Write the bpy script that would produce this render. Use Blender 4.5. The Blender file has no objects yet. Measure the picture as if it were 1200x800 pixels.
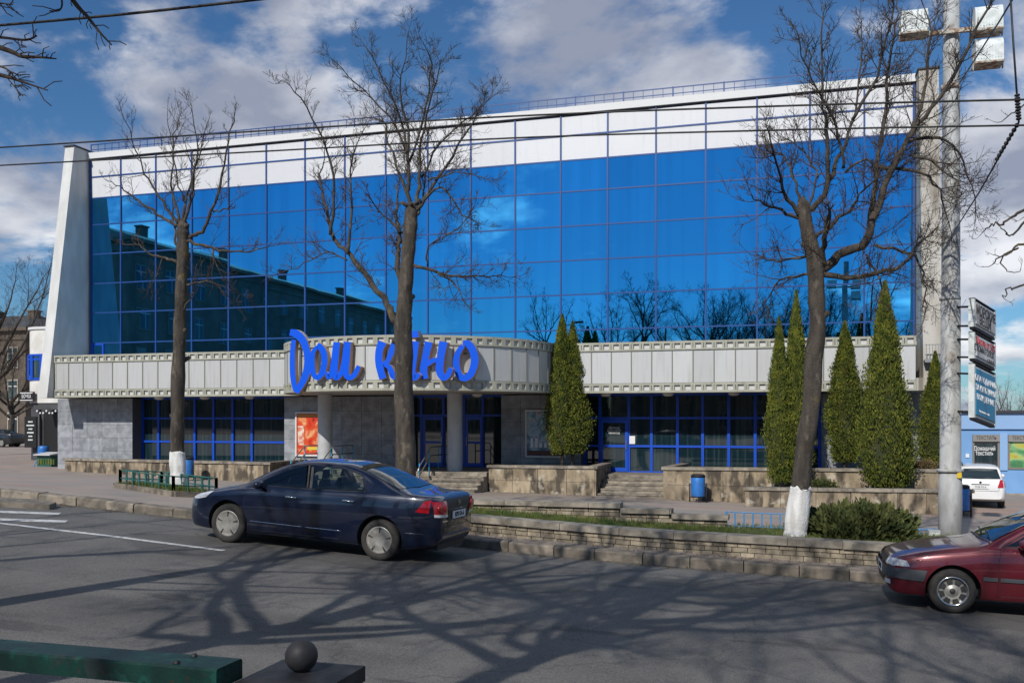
import bpy, bmesh, math, random
from mathutils import Vector, Matrix, noise as mnoise
from mathutils.bvhtree import BVHTree

scene = bpy.context.scene
COL = scene.collection
rad = math.radians

# ---------------------------------------------------------------- camera
FPX, HOR, ZE = 1100.0, 492.0, 2.1          # focal length in px of a 1200 px frame, horizon row, eye height
ALPHA = math.atan(FPX / 3750.0)            # the camera is turned this far left of the facade normal
SA, CA = math.sin(ALPHA), math.cos(ALPHA)
cam = bpy.data.cameras.new('camera')
cam.sensor_fit = 'HORIZONTAL'
cam.sensor_width = 36.0
cam.lens = 36.0 * FPX / 1200.0
cam.shift_y = (HOR - 400.0) / 1200.0
cam.clip_start = 0.05
cam.clip_end = 4000.0
cam_ob = bpy.data.objects.new('camera', cam)
COL.objects.link(cam_ob)
cam_ob.location = (0, 0, ZE)
cam_ob.rotation_euler = (rad(90), 0, ALPHA)
scene.camera = cam_ob

# ---------------------------------------------------------------- sun, sky, exposure
SUN_EL, SUN_AZ = rad(37), rad(11)          # light travels towards +Y, turned 11 degrees to +X
sun = bpy.data.lights.new('sun', 'SUN')
sun.energy = 4.3
sun.angle = rad(0.5)
sun.color = (1.0, 0.95, 0.87)
sun_ob = bpy.data.objects.new('sun', sun)
COL.objects.link(sun_ob)
LDIR = Vector((math.sin(SUN_AZ) * math.cos(SUN_EL), math.cos(SUN_AZ) * math.cos(SUN_EL), -math.sin(SUN_EL)))
sun_ob.rotation_euler = LDIR.to_track_quat('-Z', 'Y').to_euler()
sun_ob.location = (-10, -40, 40)

world = bpy.data.worlds.new('World')
scene.world = world
world.use_nodes = True
nt = world.node_tree
nt.nodes.clear()
def N(tree, typ, **kw):
    n = tree.nodes.new(typ)
    for k, v in kw.items():
        setattr(n, k, v)
    return n
w_out = N(nt, 'ShaderNodeOutputWorld')
w_bg = N(nt, 'ShaderNodeBackground')
w_bg.inputs[1].default_value = 0.085
sky = N(nt, 'ShaderNodeTexSky', sky_type='NISHITA', sun_disc=False)
sky.sun_elevation = SUN_EL
sky.sun_rotation = math.atan2(-LDIR.x, -LDIR.y)
sky.air_density = 1.0
sky.dust_density = 0.4
sky.ozone_density = 3.0
tc = N(nt, 'ShaderNodeTexCoord')
sep = N(nt, 'ShaderNodeSeparateXYZ')
nt.links.new(tc.outputs['Generated'], sep.inputs[0])
zz = N(nt, 'ShaderNodeMath', operation='MAXIMUM'); zz.inputs[1].default_value = 0.0
nt.links.new(sep.outputs[2], zz.inputs[0])
za = N(nt, 'ShaderNodeMath', operation='ADD'); za.inputs[1].default_value = 0.30
nt.links.new(zz.outputs[0], za.inputs[0])
dv = []
for k in (0, 1):
    m = N(nt, 'ShaderNodeMath', operation='DIVIDE')
    nt.links.new(sep.outputs[k], m.inputs[0]); nt.links.new(za.outputs[0], m.inputs[1]); dv.append(m)
cmb = N(nt, 'ShaderNodeCombineXYZ')
nt.links.new(dv[0].outputs[0], cmb.inputs[0]); nt.links.new(dv[1].outputs[0], cmb.inputs[1])
CLOUD_OFF = (7.2, 0.4, 0.0)
mp = N(nt, 'ShaderNodeMapping'); mp.inputs['Location'].default_value = CLOUD_OFF
nt.links.new(cmb.outputs[0], mp.inputs[0])
n1 = N(nt, 'ShaderNodeTexNoise'); n1.inputs['Scale'].default_value = 1.9; n1.inputs['Detail'].default_value = 10; n1.inputs['Roughness'].default_value = 0.60
n1.inputs['Distortion'].default_value = 0.25
nt.links.new(mp.outputs[0], n1.inputs['Vector'])
cr = N(nt, 'ShaderNodeValToRGB')
cr.color_ramp.elements[0].position = 0.485; cr.color_ramp.elements[1].position = 0.615
cr.color_ramp.interpolation = 'EASE'
cov = N(nt, 'ShaderNodeMath', operation='MULTIPLY_ADD')     # more cloud to the north than in the south
cov.inputs[1].default_value = 0.062
nt.links.new(sep.outputs[1], cov.inputs[0]); nt.links.new(n1.outputs[0], cov.inputs[2])
nt.links.new(cov.outputs[0], cr.inputs[0])
# cloud body: bright tops and greyer bellies from a second, softer noise
mp2 = N(nt, 'ShaderNodeMapping'); mp2.inputs['Location'].default_value = (7.1, 2.3, 1.0)
nt.links.new(cmb.outputs[0], mp2.inputs[0])
n2 = N(nt, 'ShaderNodeTexNoise'); n2.inputs['Scale'].default_value = 3.4; n2.inputs['Detail'].default_value = 9
nt.links.new(mp2.outputs[0], n2.inputs['Vector'])
cr2 = N(nt, 'ShaderNodeValToRGB')
cr2.color_ramp.elements[0].position = 0.38; cr2.color_ramp.elements[0].color = (3.8, 4.2, 5.4, 1)
cr2.color_ramp.elements[1].position = 0.64; cr2.color_ramp.elements[1].color = (11.2, 11.3, 11.7, 1)
nt.links.new(n2.outputs[0], cr2.inputs[0])
# clouds nearer the sun scatter more of its light
dsun = N(nt, 'ShaderNodeVectorMath', operation='DOT_PRODUCT'); dsun.inputs[1].default_value = tuple(-LDIR)
nt.links.new(tc.outputs['Generated'], dsun.inputs[0])
dmr = N(nt, 'ShaderNodeMapRange'); dmr.inputs[1].default_value = 0.0; dmr.inputs[2].default_value = 1.0; dmr.inputs[3].default_value = 1.0; dmr.inputs[4].default_value = 2.8
nt.links.new(dsun.outputs['Value'], dmr.inputs[0])
ccol = N(nt, 'ShaderNodeVectorMath', operation='SCALE')
nt.links.new(cr2.outputs[0], ccol.inputs[0]); nt.links.new(dmr.outputs[0], ccol.inputs['Scale'])
mx = N(nt, 'ShaderNodeMixRGB')
cmx = N(nt, 'ShaderNodeMath', operation='MULTIPLY'); cmx.inputs[1].default_value = 0.93
nt.links.new(cr.outputs[0], cmx.inputs[0])
nt.links.new(cmx.outputs[0], mx.inputs[0])
skm = N(nt, 'ShaderNodeMixRGB', blend_type='MULTIPLY'); skm.inputs[0].default_value = 1.0
skm.inputs[2].default_value = (0.50, 0.81, 1.06, 1)     # polarised, deeper blue between the clouds
nt.links.new(sky.outputs[0], skm.inputs[1])
nt.links.new(skm.outputs[0], mx.inputs[1]); nt.links.new(ccol.outputs[0], mx.inputs[2])
nt.links.new(mx.outputs[0], w_bg.inputs[0])
nt.links.new(w_bg.outputs[0], w_out.inputs[0])

scene.view_settings.view_transform = 'Standard'
scene.view_settings.look = 'None'
scene.view_settings.exposure = -0.05
scene.view_settings.gamma = 1.0
scene.view_settings.use_curve_mapping = False
scene.render.engine = 'CYCLES'

# ---------------------------------------------------------------- placing helper: plan position of a sight line at depth Y
def at(px, py, Y):
    u = (px - 600.0) / FPX
    d = Y / (CA + u * SA)
    return d * (-SA + u * CA), ZE - (py - HOR) * d / FPX
def atx(px, Y):
    return at(px, 0, Y)[0]
def scale_at(px, Y):
    return FPX * (CA + (px - 600.0) / FPX * SA) / Y

# ---------------------------------------------------------------- materials
MATS = {}
def mat(name, col, rough=0.6, metal=0.0, col2=None, nscale=6.0, stretch=(1, 1, 1), lo=0.4, hi=0.6, bump=0.0,
        bscale=None, spec=0.5, coat=0.0, rand=0.0, detail=5.0, trans=0.0, sheen=0.0, object_space=False, ior=None):
    m = bpy.data.materials.new(name)
    m.use_nodes = True
    t = m.node_tree
    b = t.nodes['Principled BSDF']
    b.inputs['Base Color'].default_value = (*col, 1)
    b.inputs['Roughness'].default_value = rough
    b.inputs['Metallic'].default_value = metal
    b.inputs['Specular IOR Level'].default_value = spec
    b.inputs['Coat Weight'].default_value = coat
    b.inputs['Coat Roughness'].default_value = 0.04
    if ior: b.inputs['IOR'].default_value = ior
    src = None
    def coords(str_):
        if object_space:
            c = N(t, 'ShaderNodeTexCoord'); o = c.outputs['Object']
        else:
            c = N(t, 'ShaderNodeNewGeometry'); o = c.outputs['Position']
        mpn = N(t, 'ShaderNodeMapping'); mpn.inputs['Scale'].default_value = str_
        t.links.new(o, mpn.inputs[0])
        return mpn.outputs[0]
    if col2 is not None:
        nz = N(t, 'ShaderNodeTexNoise'); nz.inputs['Scale'].default_value = nscale; nz.inputs['Detail'].default_value = detail
        t.links.new(coords(stretch), nz.inputs['Vector'])
        rp = N(t, 'ShaderNodeValToRGB')
        rp.color_ramp.elements[0].position = lo; rp.color_ramp.elements[1].position = hi
        rp.color_ramp.elements[0].color = (*col, 1); rp.color_ramp.elements[1].color = (*col2, 1)
        t.links.new(nz.outputs[0], rp.inputs[0])
        src = rp.outputs[0]
    if rand > 0:
        oi = N(t, 'ShaderNodeObjectInfo')
        mr = N(t, 'ShaderNodeMapRange'); mr.inputs[3].default_value = 1 - rand; mr.inputs[4].default_value = 1 + rand
        t.links.new(oi.outputs['Random'], mr.inputs[0])
        mu = N(t, 'ShaderNodeMixRGB', blend_type='MULTIPLY'); mu.inputs[0].default_value = 1
        if src: t.links.new(src, mu.inputs[1])
        else: mu.inputs[1].default_value = (*col, 1)
        t.links.new(mr.outputs[0], mu.inputs[2])
        src = mu.outputs[0]
    if src: t.links.new(src, b.inputs['Base Color'])
    if bump > 0:
        nb = N(t, 'ShaderNodeTexNoise'); nb.inputs['Scale'].default_value = bscale or nscale * 4; nb.inputs['Detail'].default_value = 6
        t.links.new(coords((1, 1, 1)), nb.inputs['Vector'])
        bn = N(t, 'ShaderNodeBump'); bn.inputs['Strength'].default_value = bump; bn.inputs['Distance'].default_value = 0.02
        t.links.new(nb.outputs[0], bn.inputs['Height'])
        t.links.new(bn.outputs[0], b.inputs['Normal'])
    MATS[name] = m
    return m

def layer(m, col, nscale, lo, hi, stretch=(1, 1, 1), amount=1.0, seed=0.0):
    """mix one more noise-shaped stain colour over a material's base colour"""
    t = m.node_tree
    b = t.nodes['Principled BSDF']
    inp = b.inputs['Base Color']
    g = N(t, 'ShaderNodeNewGeometry')
    mpn = N(t, 'ShaderNodeMapping'); mpn.inputs['Scale'].default_value = stretch; mpn.inputs['Location'].default_value = (seed, seed * 1.7, seed * .3)
    t.links.new(g.outputs['Position'], mpn.inputs[0])
    nz = N(t, 'ShaderNodeTexNoise'); nz.inputs['Scale'].default_value = nscale; nz.inputs['Detail'].default_value = 6
    t.links.new(mpn.outputs[0], nz.inputs['Vector'])
    mr = N(t, 'ShaderNodeMapRange'); mr.inputs[1].default_value = lo; mr.inputs[2].default_value = hi; mr.inputs[4].default_value = amount
    t.links.new(nz.outputs[0], mr.inputs[0])
    mx_ = N(t, 'ShaderNodeMixRGB')
    t.links.new(mr.outputs[0], mx_.inputs[0])
    if inp.is_linked:
        t.links.new(inp.links[0].from_socket, mx_.inputs[1])
    else:
        mx_.inputs[1].default_value = inp.default_value
    mx_.inputs[2].default_value = (*col, 1)
    t.links.new(mx_.outputs[0], inp)
    return m

M_asphalt = mat('asphalt', (0.098, 0.095, 0.092), .88, col2=(0.138, 0.133, 0.127), nscale=.8, lo=.35, hi=.65, bump=.5, bscale=90, spec=.3)
layer(M_asphalt, (.25, .24, .225), 110, .54, .68, amount=.75)
layer(M_asphalt, (.21, .20, .19), 38, .54, .68, amount=.45, seed=13)
layer(M_asphalt, (.03, .03, .03), 44, .52, .68, amount=.6, seed=11)
layer(M_asphalt, (.06, .058, .056), .22, .56, .58, stretch=(.5, 1, 1), amount=.45, seed=17)
layer(M_asphalt, (.042, .041, .042), .35, .55, .70, stretch=(.25, 1, 1), amount=.55, seed=4)
layer(M_asphalt, (.035, .034, .035), 1.1, .62, .66, stretch=(.4, 1, 1), amount=.5, seed=9)
def cracks(m, scale, width, col, seed=0.0, amount=.8):
    t = m.node_tree; inp = t.nodes['Principled BSDF'].inputs['Base Color']
    g = N(t, 'ShaderNodeNewGeometry'); nz = N(t, 'ShaderNodeTexNoise'); nz.inputs['Scale'].default_value = 2.5; nz.inputs['Detail'].default_value = 5
    t.links.new(g.outputs['Position'], nz.inputs['Vector'])
    ad = N(t, 'ShaderNodeVectorMath', operation='MULTIPLY_ADD'); ad.inputs[1].default_value = (.5, .5, .5)
    t.links.new(nz.outputs['Color'], ad.inputs[0]); t.links.new(g.outputs['Position'], ad.inputs[2])
    mpn = N(t, 'ShaderNodeMapping'); mpn.inputs['Location'].default_value = (seed, seed, 0); t.links.new(ad.outputs[0], mpn.inputs[0])
    vo = N(t, 'ShaderNodeTexVoronoi', feature='DISTANCE_TO_EDGE'); vo.inputs['Scale'].default_value = scale
    t.links.new(mpn.outputs[0], vo.inputs['Vector'])
    mr = N(t, 'ShaderNodeMapRange'); mr.inputs[1].default_value = 0; mr.inputs[2].default_value = width; mr.inputs[3].default_value = amount; mr.inputs[4].default_value = 0
    t.links.new(vo.outputs['Distance'], mr.inputs[0])
    mx_ = N(t, 'ShaderNodeMixRGB'); t.links.new(mr.outputs[0], mx_.inputs[0]); t.links.new(inp.links[0].from_socket, mx_.inputs[1]); mx_.inputs[2].default_value = (*col, 1)
    t.links.new(mx_.outputs[0], inp)
cracks(M_asphalt, .28, .009, (.03, .029, .028), 3.3, .35)
M_pave = mat('paving', (0.30, 0.245, 0.205), .85, col2=(0.24, 0.21, 0.19), nscale=.7, lo=.4, hi=.62, bump=.25, bscale=40)
layer(M_pave, (.34, .20, .16), .9, .56, .62, stretch=(.12, 1, 1), amount=.5, seed=3)
M_ground = mat('ground_earth', (.13, .12, .09), .95, col2=(.10, .11, .06), nscale=.3)
M_paint = mat('road_paint', (.56, .56, .55), .7, col2=(.22, .215, .21), nscale=11, lo=.46, hi=.70)
M_kerb = mat('kerb_stone', (.225, .19, .15), .85, col2=(.12, .105, .085), nscale=5, bump=.4, bscale=50, rand=.28)
M_lime = mat('limestone', (.33, .28, .205), .88, col2=(.20, .165, .12), nscale=7, bump=.5, bscale=45, rand=.25)
layer(M_lime, (.045, .037, .03), 3.0, .50, .66, stretch=(1, 1, .5), amount=.75, seed=2)
M_mortar = mat('mortar', (.06, .052, .042), .95, col2=(.035, .03, .025), nscale=9)
M_stained = mat('stained_stone', (.34, .275, .19), .88, col2=(.21, .165, .11), nscale=3, stretch=(1, 1, .45), bump=.5, bscale=30, rand=.16)
layer(M_stained, (.04, .032, .025), 2.6, .47, .60, stretch=(1.2, 1.2, .45), amount=.85, seed=1)
layer(M_stained, (.52, .48, .40), 2.8, .60, .70, amount=.6, seed=6)
M_cap = mat('stone_cap', (.285, .25, .20), .85, col2=(.17, .148, .12), nscale=4, bump=.3, bscale=40, rand=.16)
layer(M_cap, (.05, .045, .038), 2.4, .53, .68, amount=.65, seed=7)
M_tile = mat('grey_stone_tile', (.29, .305, .33), .55, col2=(.20, .212, .232), nscale=3.2, detail=9, rand=.14, bump=.1, bscale=60)
layer(M_tile, (.40, .41, .43), 4.5, .60, .75, amount=.45, seed=5)
M_grout = mat('grout', (.09, .095, .10), .9)
M_concrete = mat('pale_concrete', (.60, .60, .585), .8, col2=(.50, .50, .485), nscale=1.6, stretch=(1, 1, .4), bump=.15, bscale=30)
M_rightfin = mat('weathered_concrete', (.44, .42, .38), .85, col2=(.33, .305, .265), nscale=1.8, stretch=(1, 1, .25), bump=.3, bscale=25)
layer(M_rightfin, (.13, .105, .08), 1.5, .55, .68, stretch=(2, 2, .25), amount=.7, seed=8)
M_white = mat('white_panel', (.57, .575, .595), .45, rand=.05)
layer(M_white, (.46, .46, .46), 2.2, .52, .72, stretch=(2.5, 1, .25), amount=.35, seed=3)
M_cornice = mat('cornice_white', (.60, .60, .60), .6)
M_darkedge = mat('dark_edge', (.03, .03, .04), .6)
M_blue = mat('blue_frame', (.006, .065, .46), .4, spec=.4)
M_mull = mat('blue_mullion', (.012, .055, .21), .35, spec=.5)
M_glass = mat('blue_mirror_glass', (.062, .36, .645), .012, metal=1.0, rand=.10)
def pane_wave(m, strength=.02):
    t = m.node_tree; b = t.nodes['Principled BSDF']
    g = N(t, 'ShaderNodeNewGeometry')
    nz = N(t, 'ShaderNodeTexNoise'); nz.inputs['Scale'].default_value = .9; nz.inputs['Detail'].default_value = 1
    t.links.new(g.outputs['Position'], nz.inputs['Vector'])
    bn = N(t, 'ShaderNodeBump'); bn.inputs['Strength'].default_value = strength; bn.inputs['Distance'].default_value = .05
    t.links.new(nz.outputs[0], bn.inputs['Height']); t.links.new(bn.outputs[0], b.inputs['Normal'])
pane_wave(M_glass, .016)
layer(M_glass, (.045, .27, .52), 1.1, .42, .66, stretch=(1.6, 1, .04), amount=.55, seed=2)
M_dglass = mat('dark_window_glass', (.007, .020, .028), .03, spec=.8, ior=1.6)
pane_wave(M_dglass, .02)
layer(M_dglass, (.022, .045, .050), 2.2, .48, .62, stretch=(3.2, 1, .10), amount=.9, seed=4)
M_band = mat('film_band', (.36, .36, .295), .6, col2=(.30, .30, .245), nscale=1.5)
layer(M_band, (.16, .15, .12), 4.0, .56, .72, stretch=(2, 2, .5), amount=.5, seed=2)
M_frame = mat('film_frame_panel', (.51, .515, .51), .38, metal=.25, rand=.08)
layer(M_frame, (.36, .35, .33), 3.0, .50, .72, stretch=(3, 1, .2), amount=.45, seed=6)
M_soffit = mat('soffit', (.40, .38, .35), .8)
M_letter = mat('blue_letter', (.002, .085, .66), .4, spec=.25)
M_letter_side = mat('letter_return', (.45, .30, .20), .5)
M_column = mat('column_render', (.45, .46, .47), .5, col2=(.40, .41, .42), nscale=3)
M_lampglass = mat('lamp_glass', (.75, .72, .66), .3)
M_rail = mat('handrail_metal', (.42, .42, .40), .35, metal=.8)
M_railblue = mat('handrail_blue', (.03, .30, .48), .45)
M_bark = mat('bark', (.070, .058, .046), .95, col2=(.036, .030, .025), nscale=9, stretch=(1, 1, .25), bump=.9, bscale=28)
layer(M_bark, (.17, .145, .115), 7, .58, .70, stretch=(1, 1, .5), amount=.6, seed=1)
layer(M_bark, (.20, .14, .02), 3, .64, .72, amount=.55, seed=5)
M_twig = mat('twig', (.036, .027, .022), .9, col2=(.065, .048, .034), nscale=2)
M_whitewash = mat('whitewash', (.68, .68, .67), .9, col2=(.50, .49, .47), nscale=7, stretch=(1, 1, .3), bump=.6, bscale=25)
M_thuja = mat('thuja_leaf', (.045, .068, .011), .85, col2=(.165, .175, .024), nscale=4, lo=.38, hi=.66, spec=.25)
layer(M_thuja, (.11, .075, .02), 1.6, .60, .72, amount=.5, seed=2)
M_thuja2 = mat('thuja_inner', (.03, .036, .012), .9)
M_juniper = mat('juniper_leaf', (.032, .050, .017), .85, col2=(.10, .11, .033), nscale=6, lo=.35, hi=.65, spec=.25)
M_grass = mat('grass', (.05, .095, .018), .8, col2=(.12, .13, .035), nscale=4, spec=.25)
M_soil = mat('soil', (.07, .06, .04), .95, col2=(.05, .06, .02), nscale=3)
M_greenfence = mat('green_fence_paint', (.015, .085, .075), .45, col2=(.025, .12, .105), nscale=20)
M_greenrail = mat('green_rail_paint', (.002, .030, .024), .45, spec=.3, col2=(.0015, .020, .017), nscale=6, bump=.15, bscale=60)
layer(M_greenrail, (.02, .03, .03), 9, .60, .68, amount=.7, seed=2)
layer(M_greenrail, (.035, .022, .015), 32, .64, .70, amount=.7, seed=5)
layer(M_greenrail, (.006, .075, .06), 14, .58, .66, amount=.5, seed=8)
M_bluefence = mat('blue_fence_paint', (.05, .20, .42), .5)
M_bin = mat('blue_bin', (.02, .16, .50), .45, col2=(.03, .12, .36), nscale=5)
M_iron = mat('dark_iron', (.010, .011, .014), .6, spec=.3, col2=(.024, .024, .028), nscale=12, bump=.1)
M_rust = mat('rust', (.22, .12, .07), .8, col2=(.42, .39, .34), nscale=9, lo=.42, hi=.52)
M_pole = mat('pole_paint', (.40, .41, .41), .6, col2=(.29, .29, .28), nscale=5, stretch=(1, 1, .35), bump=.2, bscale=25)
layer(M_pole, (.16, .12, .09), 5, .63, .70, stretch=(1, 1, .6), amount=.7, seed=3)
M_lampbox = mat('floodlight_body', (.66, .70, .70), .5, col2=(.52, .56, .55), nscale=8)
M_black = mat('black', (.008, .008, .009), .5)
M_rubber = mat('rubber', (.022, .021, .020), .85, col2=(.035, .032, .029), nscale=9)
M_plate = mat('plate_white', (.70, .71, .72), .5)
M_ink = mat('ink', (.012, .012, .014), .6)
M_whiteink = mat('white_ink', (.78, .78, .78), .6)
M_red = mat('red_ink', (.45, .02, .03), .5)

# ---------------------------------------------------------------- mesh builder and tagging helpers
class MB:
    def __init__(self):
        self.v = []; self.f = []
    def box(self, x0, x1, y0, y1, z0, z1):
        b = len(self.v)
        for z in (z0, z1):
            self.v += [(x0, y0, z), (x1, y0, z), (x1, y1, z), (x0, y1, z)]
        self.f += [(b, b + 3, b + 2, b + 1), (b + 4, b + 5, b + 6, b + 7), (b, b + 1, b + 5, b + 4),
                   (b + 1, b + 2, b + 6, b + 5), (b + 2, b + 3, b + 7, b + 6), (b + 3, b, b + 4, b + 7)]
        return self
    def hexa(self, p):
        """eight corners, bottom ring then top ring"""
        b = len(self.v)
        self.v += [tuple(q) for q in p]
        self.f += [(b, b + 3, b + 2, b + 1), (b + 4, b + 5, b + 6, b + 7), (b, b + 1, b + 5, b + 4),
                   (b + 1, b + 2, b + 6, b + 5), (b + 2, b + 3, b + 7, b + 6), (b + 3, b, b + 4, b + 7)]
        return self
    def quad(self, a, b_, c, d):
        b = len(self.v)
        self.v += [tuple(a), tuple(b_), tuple(c), tuple(d)]
        self.f.append((b, b + 1, b + 2, b + 3))
        return self
    def grid(self, rows):
        b = len(self.v); n = len(rows[0])
        for r in rows: self.v += [tuple(p) for p in r]
        for i in range(len(rows) - 1):
            for j in range(n - 1):
                q = b + i * n + j
                self.f.append((q, q + 1, q + n + 1, q + n))
        return self
    def prism(self, poly, y0, y1):
        """polygon of (x, z) pushed from y0 to y1 (counter-clockwise seen from -y)"""
        b = len(self.v); n = len(poly)
        self.v += [(x, y0, z) for x, z in poly] + [(x, y1, z) for x, z in poly]
        self.f.append(tuple(range(b, b + n)))
        self.f.append(tuple(range(b + 2 * n - 1, b + n - 1, -1)))
        for i in range(n):
            j = (i + 1) % n
            self.f.append((b + i, b + n + i, b + n + j, b + j))
        return self
    def prism_z(self, poly, z0, z1):
        b = len(self.v); n = len(poly)
        self.v += [(x, y, z0) for x, y in poly] + [(x, y, z1) for x, y in poly]
        self.f.append(tuple(range(b + n - 1, b - 1, -1)))
        self.f.append(tuple(range(b + n, b + 2 * n)))
        for i in range(n):
            j = (i + 1) % n
            self.f.append((b + i, b + j, b + n + j, b + n + i))
        return self
    def tube(self, pts, radii, n=6, cap=True):
        pts = [Vector(p) for p in pts]
        if not hasattr(radii, '__len__'): radii = [radii] * len(pts)
        b = len(self.v)
        t0 = (pts[1] - pts[0]).normalized()
        up = Vector((0, 0, 1)) if abs(t0.z) < .9 else Vector((1, 0, 0))
        nx = t0.cross(up).normalized()
        for i, p in enumerate(pts):
            if i == 0: t = t0
            elif i == len(pts) - 1: t = (pts[i] - pts[i - 1]).normalized()
            else: t = (pts[i + 1] - pts[i - 1]).normalized()
            nx = (nx - t * nx.dot(t))
            if nx.length < 1e-6: nx = t.orthogonal()
            nx.normalize()
            ny = t.cross(nx)
            r = radii[i]
            for k in range(n):
                a = 2 * math.pi * k / n
                q = p + nx * (r * math.cos(a)) + ny * (r * math.sin(a))
                self.v.append((q.x, q.y, q.z))
        for i in range(len(pts) - 1):
            for k in range(n):
                k2 = (k + 1) % n
                a0 = b + i * n
                self.f.append((a0 + k, a0 + k2, a0 + n + k2, a0 + n + k))
        if cap and n > 2:
            self.f.append(tuple(b + k for k in range(n - 1, -1, -1)))
            e = b + (len(pts) - 1) * n
            self.f.append(tuple(e + k for k in range(n)))
        return self
    def lathe(self, prof, n=24, c=(0, 0, 0), axis='z'):
        """prof: list of (r, h); closed at both ends when r is 0"""
        b = len(self.v); m = len(prof)
        for r, h in prof:
            for k in range(n):
                a = 2 * math.pi * k / n
                u, w = r * math.cos(a), r * math.sin(a)
                p = (u, w, h) if axis == 'z' else ((u, h, w) if axis == 'y' else (h, u, w))
                self.v.append((c[0] + p[0], c[1] + p[1], c[2] + p[2]))
        for i in range(m - 1):
            for k in range(n):
                k2 = (k + 1) % n
                q = (b + i * n + k, b + i * n + k2, b + (i + 1) * n + k2, b + (i + 1) * n + k)
                self.f.append(q if axis != 'y' else q[::-1])
        return self
    def mesh(self, name, m, smooth=False):
        me = bpy.data.meshes.new(name)
        me.from_pydata(self.v, [], self.f)
        if m: me.materials.append(m)
        if smooth:
            me.polygons.foreach_set('use_smooth', [True] * len(me.polygons))
        me.update()
        return me
    def build(self, name, m, parent=None, smooth=False):
        return link(name, self.mesh(name, m, smooth), parent)

def link(name, me, parent=None, loc=None):
    o = bpy.data.objects.new(name, me)
    COL.objects.link(o)
    if loc is not None: o.location = loc
    if parent is not None:
        o.parent = parent
        o.matrix_parent_inverse = WORLD_INV.get(parent.name, Matrix.Identity(4))
    return o
WORLD_INV = {}      # things whose parts are written in world coordinates

def tag(o, label=None, cat=None, group=None, kind=None):
    if label: o['label'] = label
    if cat: o['category'] = cat
    if group: o['group'] = group
    if kind: o['kind'] = kind
    return o
def thing(name, label, cat, loc=(0, 0, 0), rotz=0.0, group=None, world=True, rot=None):
    o = bpy.data.objects.new(name, None)
    COL.objects.link(o)
    o.location = loc
    o.rotation_euler = rot if rot else (0, 0, rotz)
    o.empty_display_size = .3
    tag(o, label, cat, group)
    if world:
        WORLD_INV[o.name] = (Matrix.Translation(loc) @ o.rotation_euler.to_matrix().to_4x4()).inverted()
    return o
def struct(o):
    o['kind'] = 'structure'
    return o
def copy_tree(o, parent=None):
    c = o.copy(); COL.objects.link(c)
    if parent is not None: c.parent = parent
    for ch in list(o.children): copy_tree(ch, c)
    return c
_curve_n = [0]
def text_mesh(txt, size, extrude=.004, align='CENTER', spacing=1.0):
    cu = bpy.data.curves.new('text', 'FONT')
    cu.body = txt; cu.size = size; cu.extrude = extrude; cu.align_x = align; cu.align_y = 'CENTER'; cu.resolution_u = 2
    cu.space_character = spacing
    o = bpy.data.objects.new('text', cu); COL.objects.link(o)
    dg = bpy.context.evaluated_depsgraph_get()
    me = bpy.data.meshes.new_from_object(o.evaluated_get(dg))
    bpy.data.objects.remove(o); bpy.data.curves.remove(cu)
    return me
def put_text(name, txt, size, m, parent, mtx, spacing=1.0, squash=1.0):
    """mtx: local frame in the parent's space, x to the right, y up, z out of the face"""
    me = text_mesh(txt, size, spacing=spacing)
    me.transform(mtx @ Matrix.Diagonal((squash, 1, 1, 1)))
    me.materials.clear(); me.materials.append(m)
    return link(name, me, parent)
def face_frame(p, xdir, zdir=(0, 0, 1)):
    x = Vector(xdir).normalized(); y = Vector(zdir).normalized(); z = x.cross(y)
    return Matrix(((x.x, y.x, z.x, p[0]), (x.y, y.y, z.y, p[1]), (x.z, y.z, z.z, p[2]), (0, 0, 0, 1)))

# ================================================================ TERRAIN
def interp(k, x):
    if x <= k[0][0]: return k[0][1]
    for (a, b), (c, d) in zip(k, k[1:]):
        if x <= c: return b + (d - b) * (x - a) / (c - a)
    return k[-1][1]
RK = [(-160, 2.6), (-60, 1.55), (-30, .92), (-15.8, .50), (-11.2, .17), (-5, -.20), (-2.2, -.34), (1.4, -.46), (6, -.60), (20, -1.0), (80, -2.2), (160, -3)]
def R0(x):                    # gutter level of the street, smoothed
    return sum(interp(RK, x + k * .7) for k in range(-3, 4)) / 7
KY = 15.8                     # face of the far kerb
def road_z(x, y):
    t = max(-1.0, KY - y)
    return R0(x) + .055 * (1 - math.exp(-t / 1.5)) - .002 * t
def plaza0(x):
    return -.74 - .0175 * (min(max(x, -45), 25) + 5)
def sm(t):
    t = min(max(t, 0), 1); return t * t * (3 - 2 * t)
def plaza_z(x, y):
    a = R0(x) + .15
    return a + (plaza0(x) - a) * min(1, max(0, (y - 16.6) / 17.0))
def near_z(x, y):
    return R0(x) * .25 + .02 + .33 * sm((5.0 - y) / 3.5)

def sheet(name, fz, xs, ys, m, drop=0.0):
    b = MB()
    b.grid([[(x, y, fz(x, y) + drop) for x in xs] for y in ys])
    o = b.build(name, m, None, True)
    return struct(o)
def rng(a, b, n): return [a + (b - a) * i / (n - 1) for i in range(n)]
XS = rng(-160, -40, 13) + rng(-38, 22, 61) + rng(26, 160, 14)
g = MB(); g.box(-1500, 1500, -1500, 1500, -8.2, -3.6); struct(g.build('ground', M_ground))
sheet('road', road_z, XS, rng(4.8, KY + .05, 14), M_asphalt)
sheet('plaza', plaza_z, XS, rng(16.0, 36, 41) + rng(38, 150, 20), M_pave)
sheet('near_pavement', near_z, XS, [-60, -20, -6, -2, 0, .5, 1, 1.5, 2, 2.5, 3, 3.5, 4, 4.5, 4.65], M_pave)

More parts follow.
